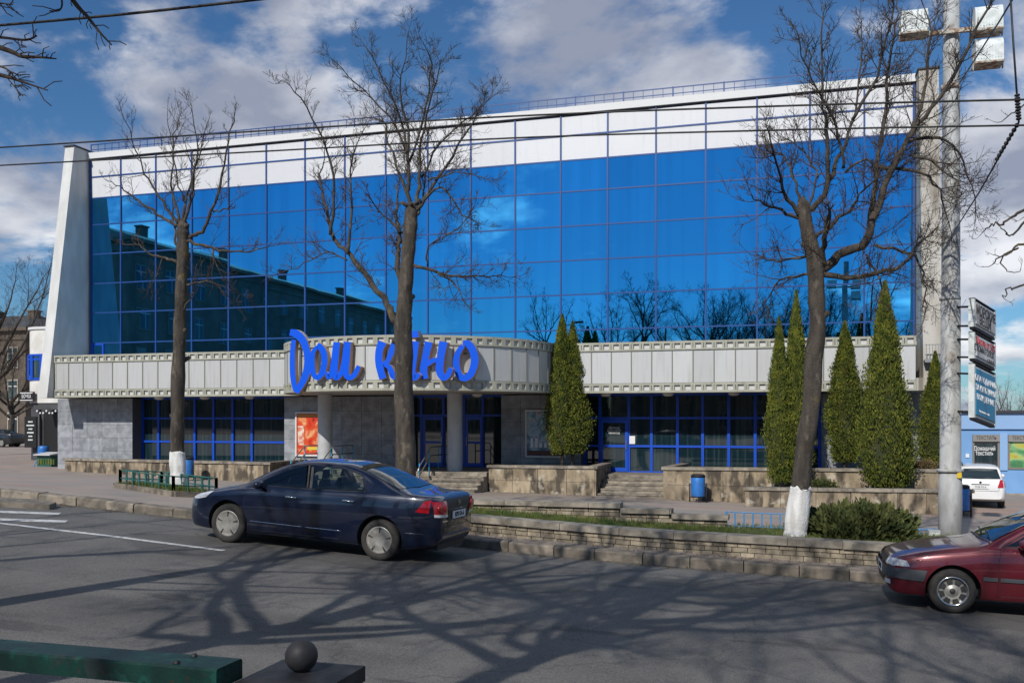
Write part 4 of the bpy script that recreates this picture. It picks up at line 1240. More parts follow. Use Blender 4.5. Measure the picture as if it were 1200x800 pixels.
# ================================================================ CARS
def car_paint(name, c, c2=None, rough=.28, metal=.25):
    m = mat(name, c, rough, metal, col2=c2, nscale=3, coat=1.0) if c2 else mat(name, c, rough, metal, coat=1.0)
    return m
M_navy = mat('navy_paint', (.0028, .0075, .027), .30, .3, coat=1.0)
layer(M_navy, (.035, .038, .048), 2.2, .50, .72, stretch=(.6, 1, 1.6), amount=.32, seed=2)
M_wine = mat('wine_paint', (.105, .006, .014), .30, .3, coat=.9)
layer(M_wine, (.15, .03, .03), 3, .55, .75, amount=.3, seed=4)
M_carwhite = mat('white_paint', (.72, .72, .72), .35, 0, coat=.8)
M_cardark = mat('dark_car_paint', (.012, .014, .018), .3, .2, coat=.8)
M_carglass = mat('car_glass', (.020, .028, .027), .03, spec=.9, ior=1.55)
def see_through(name, tint, ior=1.5):
    m = bpy.data.materials.new(name); m.use_nodes = True; t = m.node_tree; t.nodes.clear()
    o = N(t, 'ShaderNodeOutputMaterial'); mxs = N(t, 'ShaderNodeMixShader'); tr = N(t, 'ShaderNodeBsdfTransparent'); gl = N(t, 'ShaderNodeBsdfGlossy'); fr = N(t, 'ShaderNodeFresnel')
    tr.inputs[0].default_value = (*tint, 1); gl.inputs['Roughness'].default_value = .02; fr.inputs[0].default_value = ior
    t.links.new(fr.outputs[0], mxs.inputs[0]); t.links.new(tr.outputs[0], mxs.inputs[1]); t.links.new(gl.outputs[0], mxs.inputs[2]); t.links.new(mxs.outputs[0], o.inputs[0])
    return m
M_sideglass = see_through('car_side_glass', (.62, .70, .66), 1.75)
M_seat = mat('seat_cloth', (.22, .205, .18), .9, col2=(.16, .15, .13), nscale=20)
M_trim = mat('black_trim', (.018, .018, .020), .55)
M_bumper = mat('grey_bumper', (.045, .050, .058), .6)
M_tail = mat('tail_light_red', (.42, .008, .015), .12, coat=.6)
M_clear = mat('clear_lens', (.62, .63, .64), .10, coat=.8)
M_lens = mat('headlight_lens', (.30, .32, .34), .10, coat=.9, col2=(.52, .53, .55), nscale=22)
M_chrome = mat('chrome', (.75, .75, .76), .12, 1.0)
M_rim = mat('wheel_silver', (.36, .35, .32), .45, .5, col2=(.26, .245, .22), nscale=9)
M_rimdark = mat('wheel_slot', (.03, .03, .03), .6)

def lerp_table(tab, x):
    return interp(tab, x)
def smooth_table(tab, x):
    """monotone-ish cubic through the table"""
    xs = [p[0] for p in tab]; ys = [p[1] for p in tab]
    if x <= xs[0]: return ys[0]
    if x >= xs[-1]: return ys[-1]
    for i in range(len(xs) - 1):
        if x <= xs[i + 1]: break
    h = xs[i + 1] - xs[i]; t = (x - xs[i]) / h
    def slope(k):
        if k == 0 or k == len(xs) - 1: return (ys[min(k + 1, len(xs) - 1)] - ys[max(k - 1, 0)]) / (xs[min(k + 1, len(xs) - 1)] - xs[max(k - 1, 0)])
        a = (ys[k] - ys[k - 1]) / (xs[k] - xs[k - 1]); b = (ys[k + 1] - ys[k]) / (xs[k + 1] - xs[k])
        return 0 if a * b <= 0 else 2 * a * b / (a + b)
    m0, m1 = slope(i) * h, slope(i + 1) * h
    return (2 * t ** 3 - 3 * t * t + 1) * ys[i] + (t ** 3 - 2 * t * t + t) * m0 + (-2 * t ** 3 + 3 * t * t) * ys[i + 1] + (t ** 3 - t * t) * m1

class Car:
    """loft body along x (0 = nose), y half-width, z up; wheels cut out with booleans"""
    def __init__(s, name, label, loc, rot, spec, paint, group=None):
        s.t = thing(name, label, 'car', loc, group=group, world=False, rot=rot)
        s.spec = spec; s.paint = paint
        L = spec['L']
        st = sorted(set([0, .012, .035, .07, .12, .18] + [round(.26 + i * (L - .52) / 54, 3) for i in range(55)] + [L - .18, L - .12, L - .07, L - .035, L - .012, L]))
        rows = []
        for x in st: rows.append(s.section(x))
        b = MB(); n = len(rows[0])
        ring = []
        for r, x in zip(rows, st):
            full = [(x, -y, z) for y, z in r] + [(x, y, z) for y, z in r[-2:0:-1]]
            ring.append(full)
        m = len(ring[0])
        for r in ring: b.v += r
        for i in range(len(ring) - 1):
            for k in range(m):
                k2 = (k + 1) % m
                b.f.append((i * m + k, (i + 1) * m + k, (i + 1) * m + k2, i * m + k2))
        b.f.append(tuple(range(m))); b.f.append(tuple(range(len(ring) * m - 1, (len(ring) - 1) * m - 1, -1)))
        me = b.mesh('body', paint, True)
        bm = bmesh.new(); bm.from_mesh(me); bmesh.ops.recalc_face_normals(bm, faces=bm.faces); bm.to_mesh(me); bm.free()
        o = bpy.data.objects.new('body', me); COL.objects.link(o)
        cutters = []
        for wx in spec['wheels']:
            for sd in (-1, 1):
                c = MB(); R = spec['arch']; W_ = spec['W']
                y0, y1 = (-W_ - .2, -W_ + .26) if sd < 0 else (W_ - .26, W_ + .2)
                c.lathe([(0, y0), (R, y0), (R, y1), (0, y1)], 36, (wx, 0, spec['wr'] + .015), 'y')
                cme = c.mesh('cut', M_trim)
                bm = bmesh.new(); bm.from_mesh(cme); bmesh.ops.remove_doubles(bm, verts=bm.verts, dist=1e-5); bmesh.ops.recalc_face_normals(bm, faces=bm.faces); bm.to_mesh(cme); bm.free()
                co = bpy.data.objects.new('cut', cme); COL.objects.link(co); cutters.append(co)
                md = o.modifiers.new('b', 'BOOLEAN'); md.operation = 'DIFFERENCE'; md.object = co; md.solver = 'EXACT'; md.material_mode = 'TRANSFER'
        dg = bpy.context.evaluated_depsgraph_get()
        me2 = bpy.data.meshes.new_from_object(o.evaluated_get(dg)); me2.name = 'body'
        for c in cutters + [o]: bpy.data.objects.remove(c)
        for p_ in me2.polygons: p_.use_smooth = True
        try: me2.set_sharp_from_angle(angle=rad(38))
        except Exception: pass
        s.body = link('body', me2, s.t)
        bm = bmesh.new(); bm.from_mesh(me2); s.bvh = BVHTree.FromBMesh(bm); bm.free()
        s.wheels()
    def section(s, x):
        sp = s.spec; T = lambda k: smooth_table(sp[k], x)
        zb, w, zbelt, ztop, wt = T('bot'), T('half'), T('belt'), T('top'), T('roofw')
        h = ztop - zbelt
        k = min(1, max(0, h / .25))
        hb = zbelt - zb
        ctrl = [(0, zb), (w * .60, zb), (w * .90, zb + .012), (w * .965, zb + hb * .12), (w * .995, zb + hb * .38), (w, zb + hb * .62), (w * .975, zb + hb * .87), (w * .945, zbelt - .004),
                (w * .925 * (1 - k) + (w * .91) * k, zbelt + h * .04 + .004), (wt + (w * .91 - wt) * .5, zbelt + h * .50), (wt + .012, ztop - .055 * k - .012 * (1 - k)), (wt * .86, ztop - .016 * k), (wt * .5, ztop + .004), (0, ztop + .010)]
        if k < 1:
            flat = [(w * .84, zbelt + h * .55), (w * .72, zbelt + h * .80), (w * .58, zbelt + h * .92), (w * .34, zbelt + h * .985), (0, zbelt + h)]
            base = ctrl[9:]
            ctrl = ctrl[:9] + [(a[0] * k + f[0] * (1 - k), a[1] * k + f[1] * (1 - k)) for a, f in zip(base, flat)]
        return [tuple(p) for p in catmull(ctrl, 3)]
    # ---- draping on the body
    def hit(s, o, d):
        r = s.bvh.ray_cast(Vector(o), Vector(d).normalized())
        return r[0], r[1]
    def drape(s, view, u, v, off, sd=-1):
        if view == 'side': o, d = (u, sd * 3, v), (0, -sd, 0)
        elif view == 'front': o, d = (-3, u, v), (1, 0, 0)
        elif view == 'rear': o, d = (s.spec['L'] + 3, u, v), (-1, 0, 0)
        elif view == 'top': o, d = (u, v, 4), (0, 0, -1)
        p, n = s.hit(o, d)
        if p is None: return None
        if n.dot(Vector(d)) > 0: n = -n
        return p - Vector(d) * off * .4 + n * off
    def patch(s, name, m, view, A, B, rows=4, cols=6, off=.006, sd=-1, parent=None, smooth=True):
        """surface between polyline A and polyline B (2D in the view)"""
        def res(P, n):
            seg = [math.dist(P[i], P[i + 1]) for i in range(len(P) - 1)]; tot = sum(seg); out = []
            for k in range(n + 1):
                t = tot * k / n; i = 0
                while i < len(seg) - 1 and t > seg[i]: t -= seg[i]; i += 1
                f = t / seg[i] if seg[i] else 0
                out.append((P[i][0] + (P[i + 1][0] - P[i][0]) * f, P[i][1] + (P[i + 1][1] - P[i][1]) * f))
            return out
        a, b_ = res(A, cols), res(B, cols)
        g = []
        last = None
        for r in range(rows + 1):
            t = r / rows; row = []
            for c in range(cols + 1):
                u, v = a[c][0] + (b_[c][0] - a[c][0]) * t, a[c][1] + (b_[c][1] - a[c][1]) * t
                p = s.drape(view, u, v, off, sd)
                row.append(p)
            g.append(row)
        # fill misses from neighbours
        flat = [p for r in g for p in r if p is not None]
        if not flat: return None
        for r in g:
            for i in range(len(r)):
                if r[i] is None: r[i] = next((q for q in r[i::-1] + r[i:] if q is not None), flat[0])
        mb = MB(); mb.grid(g)
        me = mb.mesh(name, m, smooth)
        return link(name, me, parent if parent is not None else s.t)
    def line(s, name, m, view, P, r=.004, off=.001, sd=-1, n=14, parent=None):
        pts = []
        for i in range(len(P) - 1):
            for k in range(n):
                t = k / n; q = s.drape(view, P[i][0] + (P[i + 1][0] - P[i][0]) * t, P[i][1] + (P[i + 1][1] - P[i][1]) * t, off, sd)
                if q is not None: pts.append(q)
        q = s.drape(view, *P[-1], off, sd)
        if q is not None: pts.append(q)
        if len(pts) < 2: return None
        b = MB(); b.tube(pts, r, 5)
        return b.build(name, m, parent if parent is not None else s.body, True)
    def wheels(s):
        sp = s.spec; r = sp['wr']; W_ = sp['W']; wd = .19
        for wx in sp['wheels']:
            for sd in (-1, 1):
                yo = sd * (W_ - .035)                 # outer face
                e = thing_part('wheel', s.t)
                b = MB(); pr = [(r * .64, yo - sd * .015), (r * .70, yo + sd * .006), (r * .86, yo + sd * .010), (r * .97, yo - sd * .012), (r, yo - sd * .045), (r, yo - sd * (wd - .04)), (r * .95, yo - sd * wd), (r * .6, yo - sd * wd)]
                b.lathe(pr if sd > 0 else pr[::-1], 40, (wx, 0, r), 'y')
                ty = b.build('tyre', M_rubber, e, True)
                rim = MB()
                if sp['rim'] == 'disc':
                    rim.lathe([(0, yo - sd * .010), (r * .20, yo - sd * .008), (r * .45, yo + sd * .002), (r * .60, yo - sd * .008), (r * .665, yo + sd * .004), (r * .66, yo - sd * .06)], 40, (wx, 0, r), 'y')
                else:
                    rim.lathe([(0, yo - sd * .035), (r * .16, yo - sd * .03), (r * .22, yo - sd * .05), (r * .34, yo - sd * .055), (r * .46, yo - sd * .035), (r * .56, yo - sd * .045), (r * .63, yo - sd * .012), (r * .665, yo + sd * .004), (r * .66, yo - sd * .06)], 40, (wx, 0, r), 'y')
                ri = rim.build('rim', M_rim, e, True)
                n = sp.get('slots', 5)
                for k in range(n):
                    a = 2 * math.pi * k / n + .3
                    ca_, sa2 = math.cos(a), math.sin(a)
                    r0_, r1_ = (.36, .61) if sp['rim'] == 'disc' else (.36, .56)
                    h0, h1 = (.022, .045) if sp['rim'] == 'disc' else (.10, .15)
                    y_ = yo + sd * .006 if sp['rim'] == 'disc' else yo - sd * .022
                    P = []
                    for (rr2, hh) in ((r0_, -h0), (r0_, h0), (r1_, h1), (r1_, -h1)):
                        P.append((wx + (rr2 * ca_ - hh * sa2) * r, r + (rr2 * sa2 + hh * ca_) * r))
                    slot = MB(); slot.prism(P, min(y_, y_ - sd * .03), max(y_, y_ - sd * .03)); slot.build('slot', M_rimdark, ri)
                if sp['rim'] != 'disc':
                    rg = MB(); rg.lathe([(r * .60, yo - sd * .006), (r * .655, yo + sd * .008), (r * .665, yo - sd * .004)], 40, (wx, 0, r), 'y'); rg.build('trim_ring', M_chrome, ri, True)
                    hb = MB(); hb.lathe([(0, yo - sd * .018), (r * .11, yo - sd * .018), (r * .13, yo - sd * .03)], 16, (wx, 0, r), 'y'); hb.build('hub_cap', M_rimdark, ri, True)
def cut_cabin(c, poly, pillars, seats, wheel=None):
    """open the cabin from side window to side window, then furnish it"""
    W_ = c.spec['W']
    b = MB(); b.prism(poly, -W_ - .1, W_ + .1); cme = b.mesh('cut', M_trim)
    bm = bmesh.new(); bm.from_mesh(cme); bmesh.ops.recalc_face_normals(bm, faces=bm.faces); bm.to_mesh(cme); bm.free()
    co = bpy.data.objects.new('cut', cme); COL.objects.link(co)
    o = bpy.data.objects.new('tmp', c.body.data); COL.objects.link(o)
    md = o.modifiers.new('b', 'BOOLEAN'); md.operation = 'DIFFERENCE'; md.object = co; md.solver = 'EXACT'; md.material_mode = 'TRANSFER'
    dg = bpy.context.evaluated_depsgraph_get()
    me = bpy.data.meshes.new_from_object(o.evaluated_get(dg)); me.name = 'body'
    bpy.data.objects.remove(o); bpy.data.objects.remove(co)
    try: me.set_sharp_from_angle(angle=rad(38))
    except Exception: pass
    c.body.data = me
    for (xa, za, xb, zb, w) in pillars:
        for sd in (-1, 1):
            p, q = c.drape('side', xa, za, -.02, sd), c.drape('side', xb, zb, -.02, sd)
            b = MB(); hw = w / 2; t = sd * -.05
            b.hexa([(p.x - hw, p.y, p.z), (p.x + hw, p.y, p.z), (p.x + hw, p.y + t, p.z), (p.x - hw, p.y + t, p.z), (q.x - hw, q.y, q.z), (q.x + hw, q.y, q.z), (q.x + hw, q.y + t, q.z), (q.x - hw, q.y + t, q.z)])
            b.build('pillar', M_trim, c.t)
    for (x, y, z, h) in seats:
        b = MB(); b.hexa([(x - .06, y - .22, z - .10), (x + .07, y - .22, z - .10), (x + .07, y + .22, z - .10), (x - .06, y + .22, z - .10), (x + .02, y - .17, z + h), (x + .10, y - .17, z + h), (x + .10, y + .17, z + h), (x + .02, y + .17, z + h)])
        st = b.build('seat', M_seat, c.t)
        b = MB(); b.hexa([(x + .03, y - .13, z + h + .02), (x + .11, y - .13, z + h + .02), (x + .11, y + .13, z + h + .02), (x + .03, y + .13, z + h + .02), (x + .06, y - .11, z + h + .16), (x + .12, y - .11, z + h + .16), (x + .12, y + .11, z + h + .16), (x + .06, y + .11, z + h + .16)]); b.build('headrest', M_seat, st)
    if wheel:
        x, y, z = wheel; R = .18; P = []
        for k in range(21):
            a = 2 * math.pi * k / 20; P.append((x + .10 * math.sin(a) * .6, y + R * math.cos(a), z + R * math.sin(a)))
        b = MB(); b.tube(P, .014, 6); b.build('steering_wheel', M_black, c.t, True)
def thing_part(name, parent):
    o = bpy.data.objects.new(name, None); COL.objects.link(o); o.parent = parent; o.empty_display_size = .1
    return o
def mirror_part(c, x, z, sd=-1):
    y = sd * (c.spec['W'] + .04)
    b = MB(); b.lathe([(0, -.10), (.06, -.095), (.085, -.05), (.092, .0), (.088, .05), (.05, .075), (0, .08)], 14, (0, 0, 0), 'y')
    me = b.mesh('mirror', c.paint, True)
    me.transform(Matrix.Translation((x, y, z)) @ Matrix.Diagonal((.85, 1.15, .80, 1)))
    o = link('mirror', me, c.t)
    b = MB(); b.box(x - .02, x + .03, min(y, y - sd * .14), max(y, y - sd * .14), z - .06, z - .03); b.build('mirror_arm', M_trim, o)
def handle(c, x, z, sd=-1, m=None, L=.17):
    p = c.drape('side', x, z, .028, sd); q = c.drape('side', x + L, z, .028, sd)
    if p is None or q is None: return
    p0 = c.drape('side', x, z, -.01, sd); q0 = c.drape('side', x + L, z, -.01, sd)
    b = MB(); b.tube([p0, p, p.lerp(q, .5), q, q0], [.010, .013, .014, .013, .010], 7); b.build('handle', m or M_chrome, c.t, True)
def plate(c, view, txt, y, z, w=.52, h=.115, x=None):
    p = c.drape(view, y, z, .012)
    sg = 1 if view == 'rear' else -1
    X = p.x + sg * .012
    b = MB(); b.box(min(X - sg * .014, X), max(X - sg * .014, X), y - w / 2, y + w / 2, z - h / 2, z + h / 2); o = b.build('number_plate', M_plate, c.t)
    put_text('plate_text', txt, .105, M_ink, o, face_frame((X + sg * .001, y, z), (0, sg, 0)), squash=.82)
    return o

def road_pitch(x0, x1, y):
    return math.atan2(road_z(x0, y) - road_z(x1, y), x1 - x0)

# ---------------- navy saloon
NV = dict(L=4.52, W=.875, wheels=(.90, 3.60), wr=.318, arch=.372, rim='disc', slots=5,
    top=[(0, .60), (.03, .66), (.12, .725), (.35, .815), (.75, .905), (1.04, .970), (1.28, 1.10), (1.60, 1.27), (1.92, 1.385), (2.35, 1.437), (2.75, 1.430), (3.12, 1.365), (3.45, 1.255), (3.75, 1.135), (3.98, 1.068), (4.25, 1.055), (4.40, 1.05), (4.47, 1.02), (4.52, .93)],
    belt=[(0, .56), (.03, .61), (.12, .67), (.35, .745), (.75, .825), (1.08, .89), (1.6, .935), (2.4, .965), (3.1, .995), (3.6, 1.005), (3.98, 1.005), (4.35, 1.0), (4.47, .985), (4.52, .90)],
    bot=[(0, .34), (.05, .25), (.2, .19), (.6, .18), (2.3, .19), (3.9, .20), (4.3, .25), (4.45, .30), (4.52, .40)],
    half=[(0, .50), (.03, .60), (.09, .68), (.2, .755), (.45, .825), (.9, .865), (1.8, .875), (2.8, .875), (3.6, .870), (4.05, .845), (4.30, .795), (4.42, .745), (4.49, .68), (4.52, .60)],
    roofw=[(0, .45), (.8, .70), (1.08, .735), (1.4, .66), (1.95, .575), (2.4, .565), (2.9, .565), (3.4, .60), (3.9, .70), (4.2, .70), (4.52, .55)])
xr, yr = -6.22, 13.62
xf = xr - 2.7
yc = yr + .875
pit = road_pitch(xf, xr, yc)
ox = xr - 3.60 * math.cos(pit)
oz = road_z(xr, yc) + 3.60 * math.sin(pit)
car = Car('saloon_car', 'dark navy four door saloon car standing on the street before the cinema', (ox, yc, oz + .005), (0, pit, rad(-2.5)), NV, M_navy)
car.t.scale = (1.035, 1.02, 1.02)
for sd in (-1, 1):
    car.patch('front_side_window', M_sideglass, 'side', [(1.36, .985), (1.70, .995), (2.26, 1.005)], [(1.52, 1.09), (1.82, 1.245), (2.16, 1.352)], 5, 10, .004, sd)
    car.patch('rear_side_window', M_sideglass, 'side', [(2.36, 1.005), (2.9, 1.02), (3.28, 1.045)], [(2.26, 1.357), (2.75, 1.352), (3.16, 1.27)], 5, 10, .004, sd)
    car.line('pillar_trim', M_trim, 'side', [(2.29, 1.0), (2.20, 1.36)], .022, -.008, sd)
    car.line('window_trim', M_trim, 'side', [(1.34, .972), (1.7, .985), (2.4, .993), (2.95, 1.01), (3.30, 1.035), (3.24, 1.18), (3.10, 1.30), (2.75, 1.37), (2.3, 1.378), (1.98, 1.33), (1.7, 1.215), (1.46, 1.06), (1.34, .972)], .008, 0, sd)
    car.line('door_gap', M_black, 'side', [(1.22, .93), (1.20, .70), (1.22, .45), (1.30, .26)], .004, -.001, sd)
    car.line('door_gap', M_black, 'side', [(2.30, .99), (2.31, .70), (2.30, .27)], .004, -.001, sd)
    car.line('door_gap', M_black, 'side', [(3.30, 1.02), (3.28, .85), (3.12, .62), (2.98, .40), (2.90, .27)], .004, -.001, sd)
    car.line('sill_gap', M_black, 'side', [(1.30, .26), (2.30, .265), (2.92, .27)], .004, -.001, sd)
    car.line('side_moulding', M_chrome, 'side', [(1.26, .405), (2.27, .40)], .006, 0, sd)
    car.line('side_moulding', M_chrome, 'side', [(2.33, .40), (2.95, .40)], .006, 0, sd)
    car.line('bumper_gap', M_black, 'side', [(4.02, .80), (4.05, .60), (4.0, .42)], .003, -.001, sd)
    car.line('bumper_crease', M_navy, 'side', [(4.0, .47), (4.3, .47)], .010, -.004, sd)
    car.line('bumper_gap', M_black, 'side', [(.52, .74), (.50, .55)], .003, -.001, sd)
    car.patch('headlight', M_clear, 'side', [(.08, .66), (.25, .66), (.44, .70)], [(.12, .70), (.30, .755), (.56, .815)], 4, 8, .005, sd)
    handle(car, 1.98, .845, sd); handle(car, 2.98, .875, sd)
    mirror_part(car, 1.50, 1.00, sd)
    car.patch('tail_light', M_tail, 'side', [(4.16, .80), (4.36, .79)], [(4.28, .965), (4.38, .99)], 4, 5, .007, sd)
    tl = car.patch('tail_light', M_tail, 'rear', [(sd * .735, .765), (sd * .44, .755)], [(sd * .735, .965), (sd * .48, .975)], 5, 8, .009)
    car.patch('reversing_lens', M_clear, 'rear', [(sd * .735, .735), (sd * .44, .725)], [(sd * .735, .775), (sd * .44, .765)], 2, 6, .011)
    for yy in (.655, .525):
        p = car.drape('rear', sd * yy, .862, .008)
        b = MB(); b.lathe([(0, p.x + .012), (.045, p.x + .012), (.062, p.x + .004), (.062, p.x - .02)], 18, (0, p.y, p.z), 'x'); b.build('lamp_round', M_tail, tl, True)
car.patch('windscreen', M_carglass, 'top', [(1.20, -.66), (1.17, 0), (1.20, .66)], [(1.90, -.53), (1.84, 0), (1.90, .53)], 8, 10, .005)
car.patch('rear_window', M_carglass, 'top', [(3.02, -.515), (2.98, 0), (3.02, .515)], [(3.80, -.62), (3.86, 0), (3.80, .62)], 8, 10, .005)
car.line('boot_gap', M_black, 'rear', [(-.40, .99), (-.42, .72), (-.40, .58), (.40, .58), (.42, .72), (.40, .99)], .004, 0)
car.patch('boot_recess', M_black, 'rear', [(-.40, .66), (.40, .66)], [(-.40, .82), (.40, .82)], 3, 6, .006)
car.patch('boot_trim', M_trim, 'rear', [(-.46, .835), (.46, .835)], [(-.50, .99), (.50, .99)], 3, 8, .006)
plate(car, 'rear', '0292 EA-6', 0, .74)
p = car.drape('rear', 0, .915, .010)
b = MB()
for yy in (-.028, .028): b.box(p.x - .004, p.x + .008, yy - .006, yy + .006, .885, .945)
b.box(p.x - .004, p.x + .007, -.026, .026, .910, .920)
for (a, c_) in ((-.048, -.040), (.040, .048)): b.box(p.x - .004, p.x + .008, a, c_, .878, .952)
b.box(p.x - .004, p.x + .007, -.042, .042, .950, .957); b.box(p.x - .004, p.x + .007, -.036, .036, .874, .881)
b.build('badge', M_chrome, car.t)
p = car.drape('rear', -.52, .665, .008)
b = MB(); b.box(p.x - .02, p.x + .004, -.60, -.44, .655, .672); b.build('script_badge', M_chrome, car.t)
b = MB(); b.box(4.38, 4.535, -.60, .60, .40, .44); b.build('bumper_step', M_navy, car.t)
b = MB(); b.box(4.1, 4.44, -.55, .55, .21, .34); b.build('underbody', M_trim, car.t)
cut_cabin(car, [(1.37, .99), (1.70, 1.0), (2.36, 1.01), (2.9, 1.025), (3.27, 1.05), (3.15, 1.265), (2.75, 1.347), (2.16, 1.347), (1.82, 1.24), (1.52, 1.085)],
          [(2.31, .995, 2.21, 1.37, .10)], [(2.26, -.37, .98, .14), (2.26, .37, .98, .14), (3.02, -.36, 1.0, .05), (3.02, .36, 1.0, .05)], (1.78, -.36, 1.0))
# ---------------- wine red hatchback (front half in view)
AS = dict(L=4.05, W=.845, wheels=(.80, 3.32), wr=.292, arch=.338, rim='steel', slots=8,
    top=[(0, .52), (.02, .60), (.07, .67), (.16, .715), (.45, .80), (.85, .875), (1.17, .925), (1.40, 1.06), (1.75, 1.25), (2.05, 1.375), (2.4, 1.41), (3.0, 1.395), (3.35, 1.34), (3.65, 1.16), (3.88, .98), (3.98, .93), (4.05, .80)],
    belt=[(0, .50), (.02, .55), (.07, .61), (.16, .66), (.45, .735), (.85, .80), (1.17, .845), (1.8, .875), (2.8, .905), (3.4, .925), (3.85, .915), (3.98, .88), (4.05, .75)],
    bot=[(0, .30), (.05, .22), (.2, .18), (.6, .18), (2.3, .20), (3.6, .21), (3.9, .28), (4.05, .36)],
    half=[(0, .52), (.02, .60), (.07, .69), (.16, .755), (.35, .805), (.8, .838), (2.0, .845), (3.0, .842), (3.5, .825), (3.8, .78), (3.97, .70), (4.05, .58)],
    roofw=[(0, .45), (.8, .68), (1.17, .705), (1.5, .64), (2.05, .56), (2.5, .55), (3.0, .55), (3.4, .56), (3.7, .60), (4.05, .5)])
xw = 2.08
yc = 13.47 + .81
pit = road_pitch(xw, xw + 2.5, yc)
ox = xw - .80; oz = road_z(xw, yc) + .80 * math.sin(pit)
rc = Car('hatchback_car', 'dark wine red hatchback with grey bumper beside the lamp pole', (ox, yc, oz + .004), (0, pit, 0), AS, M_wine)
for sd in (-1, 1):
    rc.patch('front_side_window', M_sideglass, 'side', [(1.42, .915), (1.9, .925), (2.36, .935)], [(1.56, 1.0), (1.92, 1.235), (2.32, 1.335)], 5, 10, .004, sd)
    rc.patch('rear_side_window', M_sideglass, 'side', [(2.46, .938), (2.9, .955), (3.38, .985)], [(2.42, 1.34), (2.9, 1.335), (3.22, 1.25)], 5, 10, .004, sd)
    rc.line('window_trim', M_trim, 'side', [(1.38, .90), (2.0, .91), (2.9, .94), (3.42, .972), (3.25, 1.27), (2.9, 1.355), (2.35, 1.355), (1.90, 1.255), (1.52, 1.0), (1.38, .90)], .008, 0, sd)
    rc.line('pillar_trim', M_trim, 'side', [(2.41, .93), (2.37, 1.34)], .022, -.008, sd)
    rc.line('door_gap', M_black, 'side', [(1.36, .89), (1.33, .70), (1.33, .26)], .0045, -.001, sd)
    rc.line('door_gap', M_black, 'side', [(2.41, .93), (2.42, .60), (2.40, .27)], .0045, -.001, sd)
    rc.line('door_gap', M_black, 'side', [(1.34, .27), (2.40, .275)], .004, -.001, sd)
    rc.line('wing_crease', M_wine, 'side', [(.35, .665), (.9, .70), (1.33, .70), (2.4, .715), (3.7, .73)], .009, -.004, sd)
    rc.line('bonnet_gap', M_black, 'side', [(.32, .715), (.8, .775), (1.30, .85)], .004, -.001, sd)
    rc.patch('side_moulding', M_bumper, 'side', [(1.15, .47), (1.32, .47)], [(1.15, .52), (1.32, .52)], 2, 4, .014, sd)
    rc.patch('side_moulding', M_bumper, 'side', [(1.35, .47), (2.39, .475)], [(1.35, .52), (2.39, .525)], 2, 10, .014, sd)
    rc.patch('side_moulding', M_bumper, 'side', [(2.43, .475), (2.95, .48)], [(2.43, .525), (2.95, .53)], 2, 6, .014, sd)
    rc.patch('front_bumper', M_bumper, 'side', [(.07, .42), (.16, .41), (.44, .40)], [(.07, .54), (.16, .545), (.48, .545)], 4, 8, .018, sd)
    rc.patch('headlight', M_lens, 'side', [(.075, .572), (.18, .572), (.27, .580)], [(.08, .648), (.16, .655), (.235, .648)], 4, 8, .008, sd)
    rc.patch('headlight', M_lens, 'front', [(sd * .70, .565), (sd * .36, .575)], [(sd * .70, .655), (sd * .40, .650)], 4, 8, .008)
    rc.patch('fog_light', M_clear, 'front', [(sd * .66, .315), (sd * .50, .315)], [(sd * .66, .375), (sd * .50, .375)], 2, 4, .008)
    mirror_part(rc, 1.62, .965, sd)
    handle(rc, 2.16, .80, sd, M_trim)
    rc.patch('tail_light', M_tail, 'rear', [(sd * .72, .66), (sd * .48, .66)], [(sd * .70, .86), (sd * .50, .86)], 3, 5, .008)
rc.patch('front_bumper', M_bumper, 'front', [(-.72, .41), (0, .42), (.72, .41)], [(-.72, .545), (0, .545), (.72, .545)], 4, 14, .020)
rc.patch('grille', M_black, 'front', [(-.34, .565), (.34, .565)], [(-.36, .63), (.36, .63)], 3, 8, .006)
rc.patch('lower_grille', M_black, 'front', [(-.40, .30), (.40, .30)], [(-.40, .39), (.40, .39)], 3, 8, .006)
rc.patch('windscreen', M_carglass, 'top', [(1.28, -.63), (1.24, 0), (1.28, .63)], [(1.98, -.51), (1.94, 0), (1.98, .51)], 8, 10, .006)
rc.patch('rear_window', M_carglass, 'top', [(3.40, -.50), (3.38, 0), (3.40, .50)], [(3.78, -.56), (3.80, 0), (3.78, .56)], 6, 10, .005)
rc.line('windscreen_trim', M_trim, 'top', [(1.25, -.66), (1.21, 0), (1.25, .66)], .014, 0)
rc.line('wiper', M_black, 'top', [(1.27, -.45), (1.34, .10)], .009, .02); rc.line('wiper', M_black, 'top', [(1.27, .05), (1.34, .55)], .009, .02)
plate(rc, 'front', '4157 BT-6', 0, .47)
cut_cabin(rc, [(1.43, .92), (1.9, .93), (2.4, .94), (2.9, .96), (3.37, .99), (3.21, 1.245), (2.9, 1.33), (2.32, 1.33), (1.92, 1.23), (1.56, .995)],
          [(2.41, .93, 2.37, 1.35, .09)], [(2.25, -.36, .92, .14), (2.25, .36, .92, .14), (3.0, -.34, .95, .05), (3.0, .34, .95, .05)], (1.82, -.35, .94))
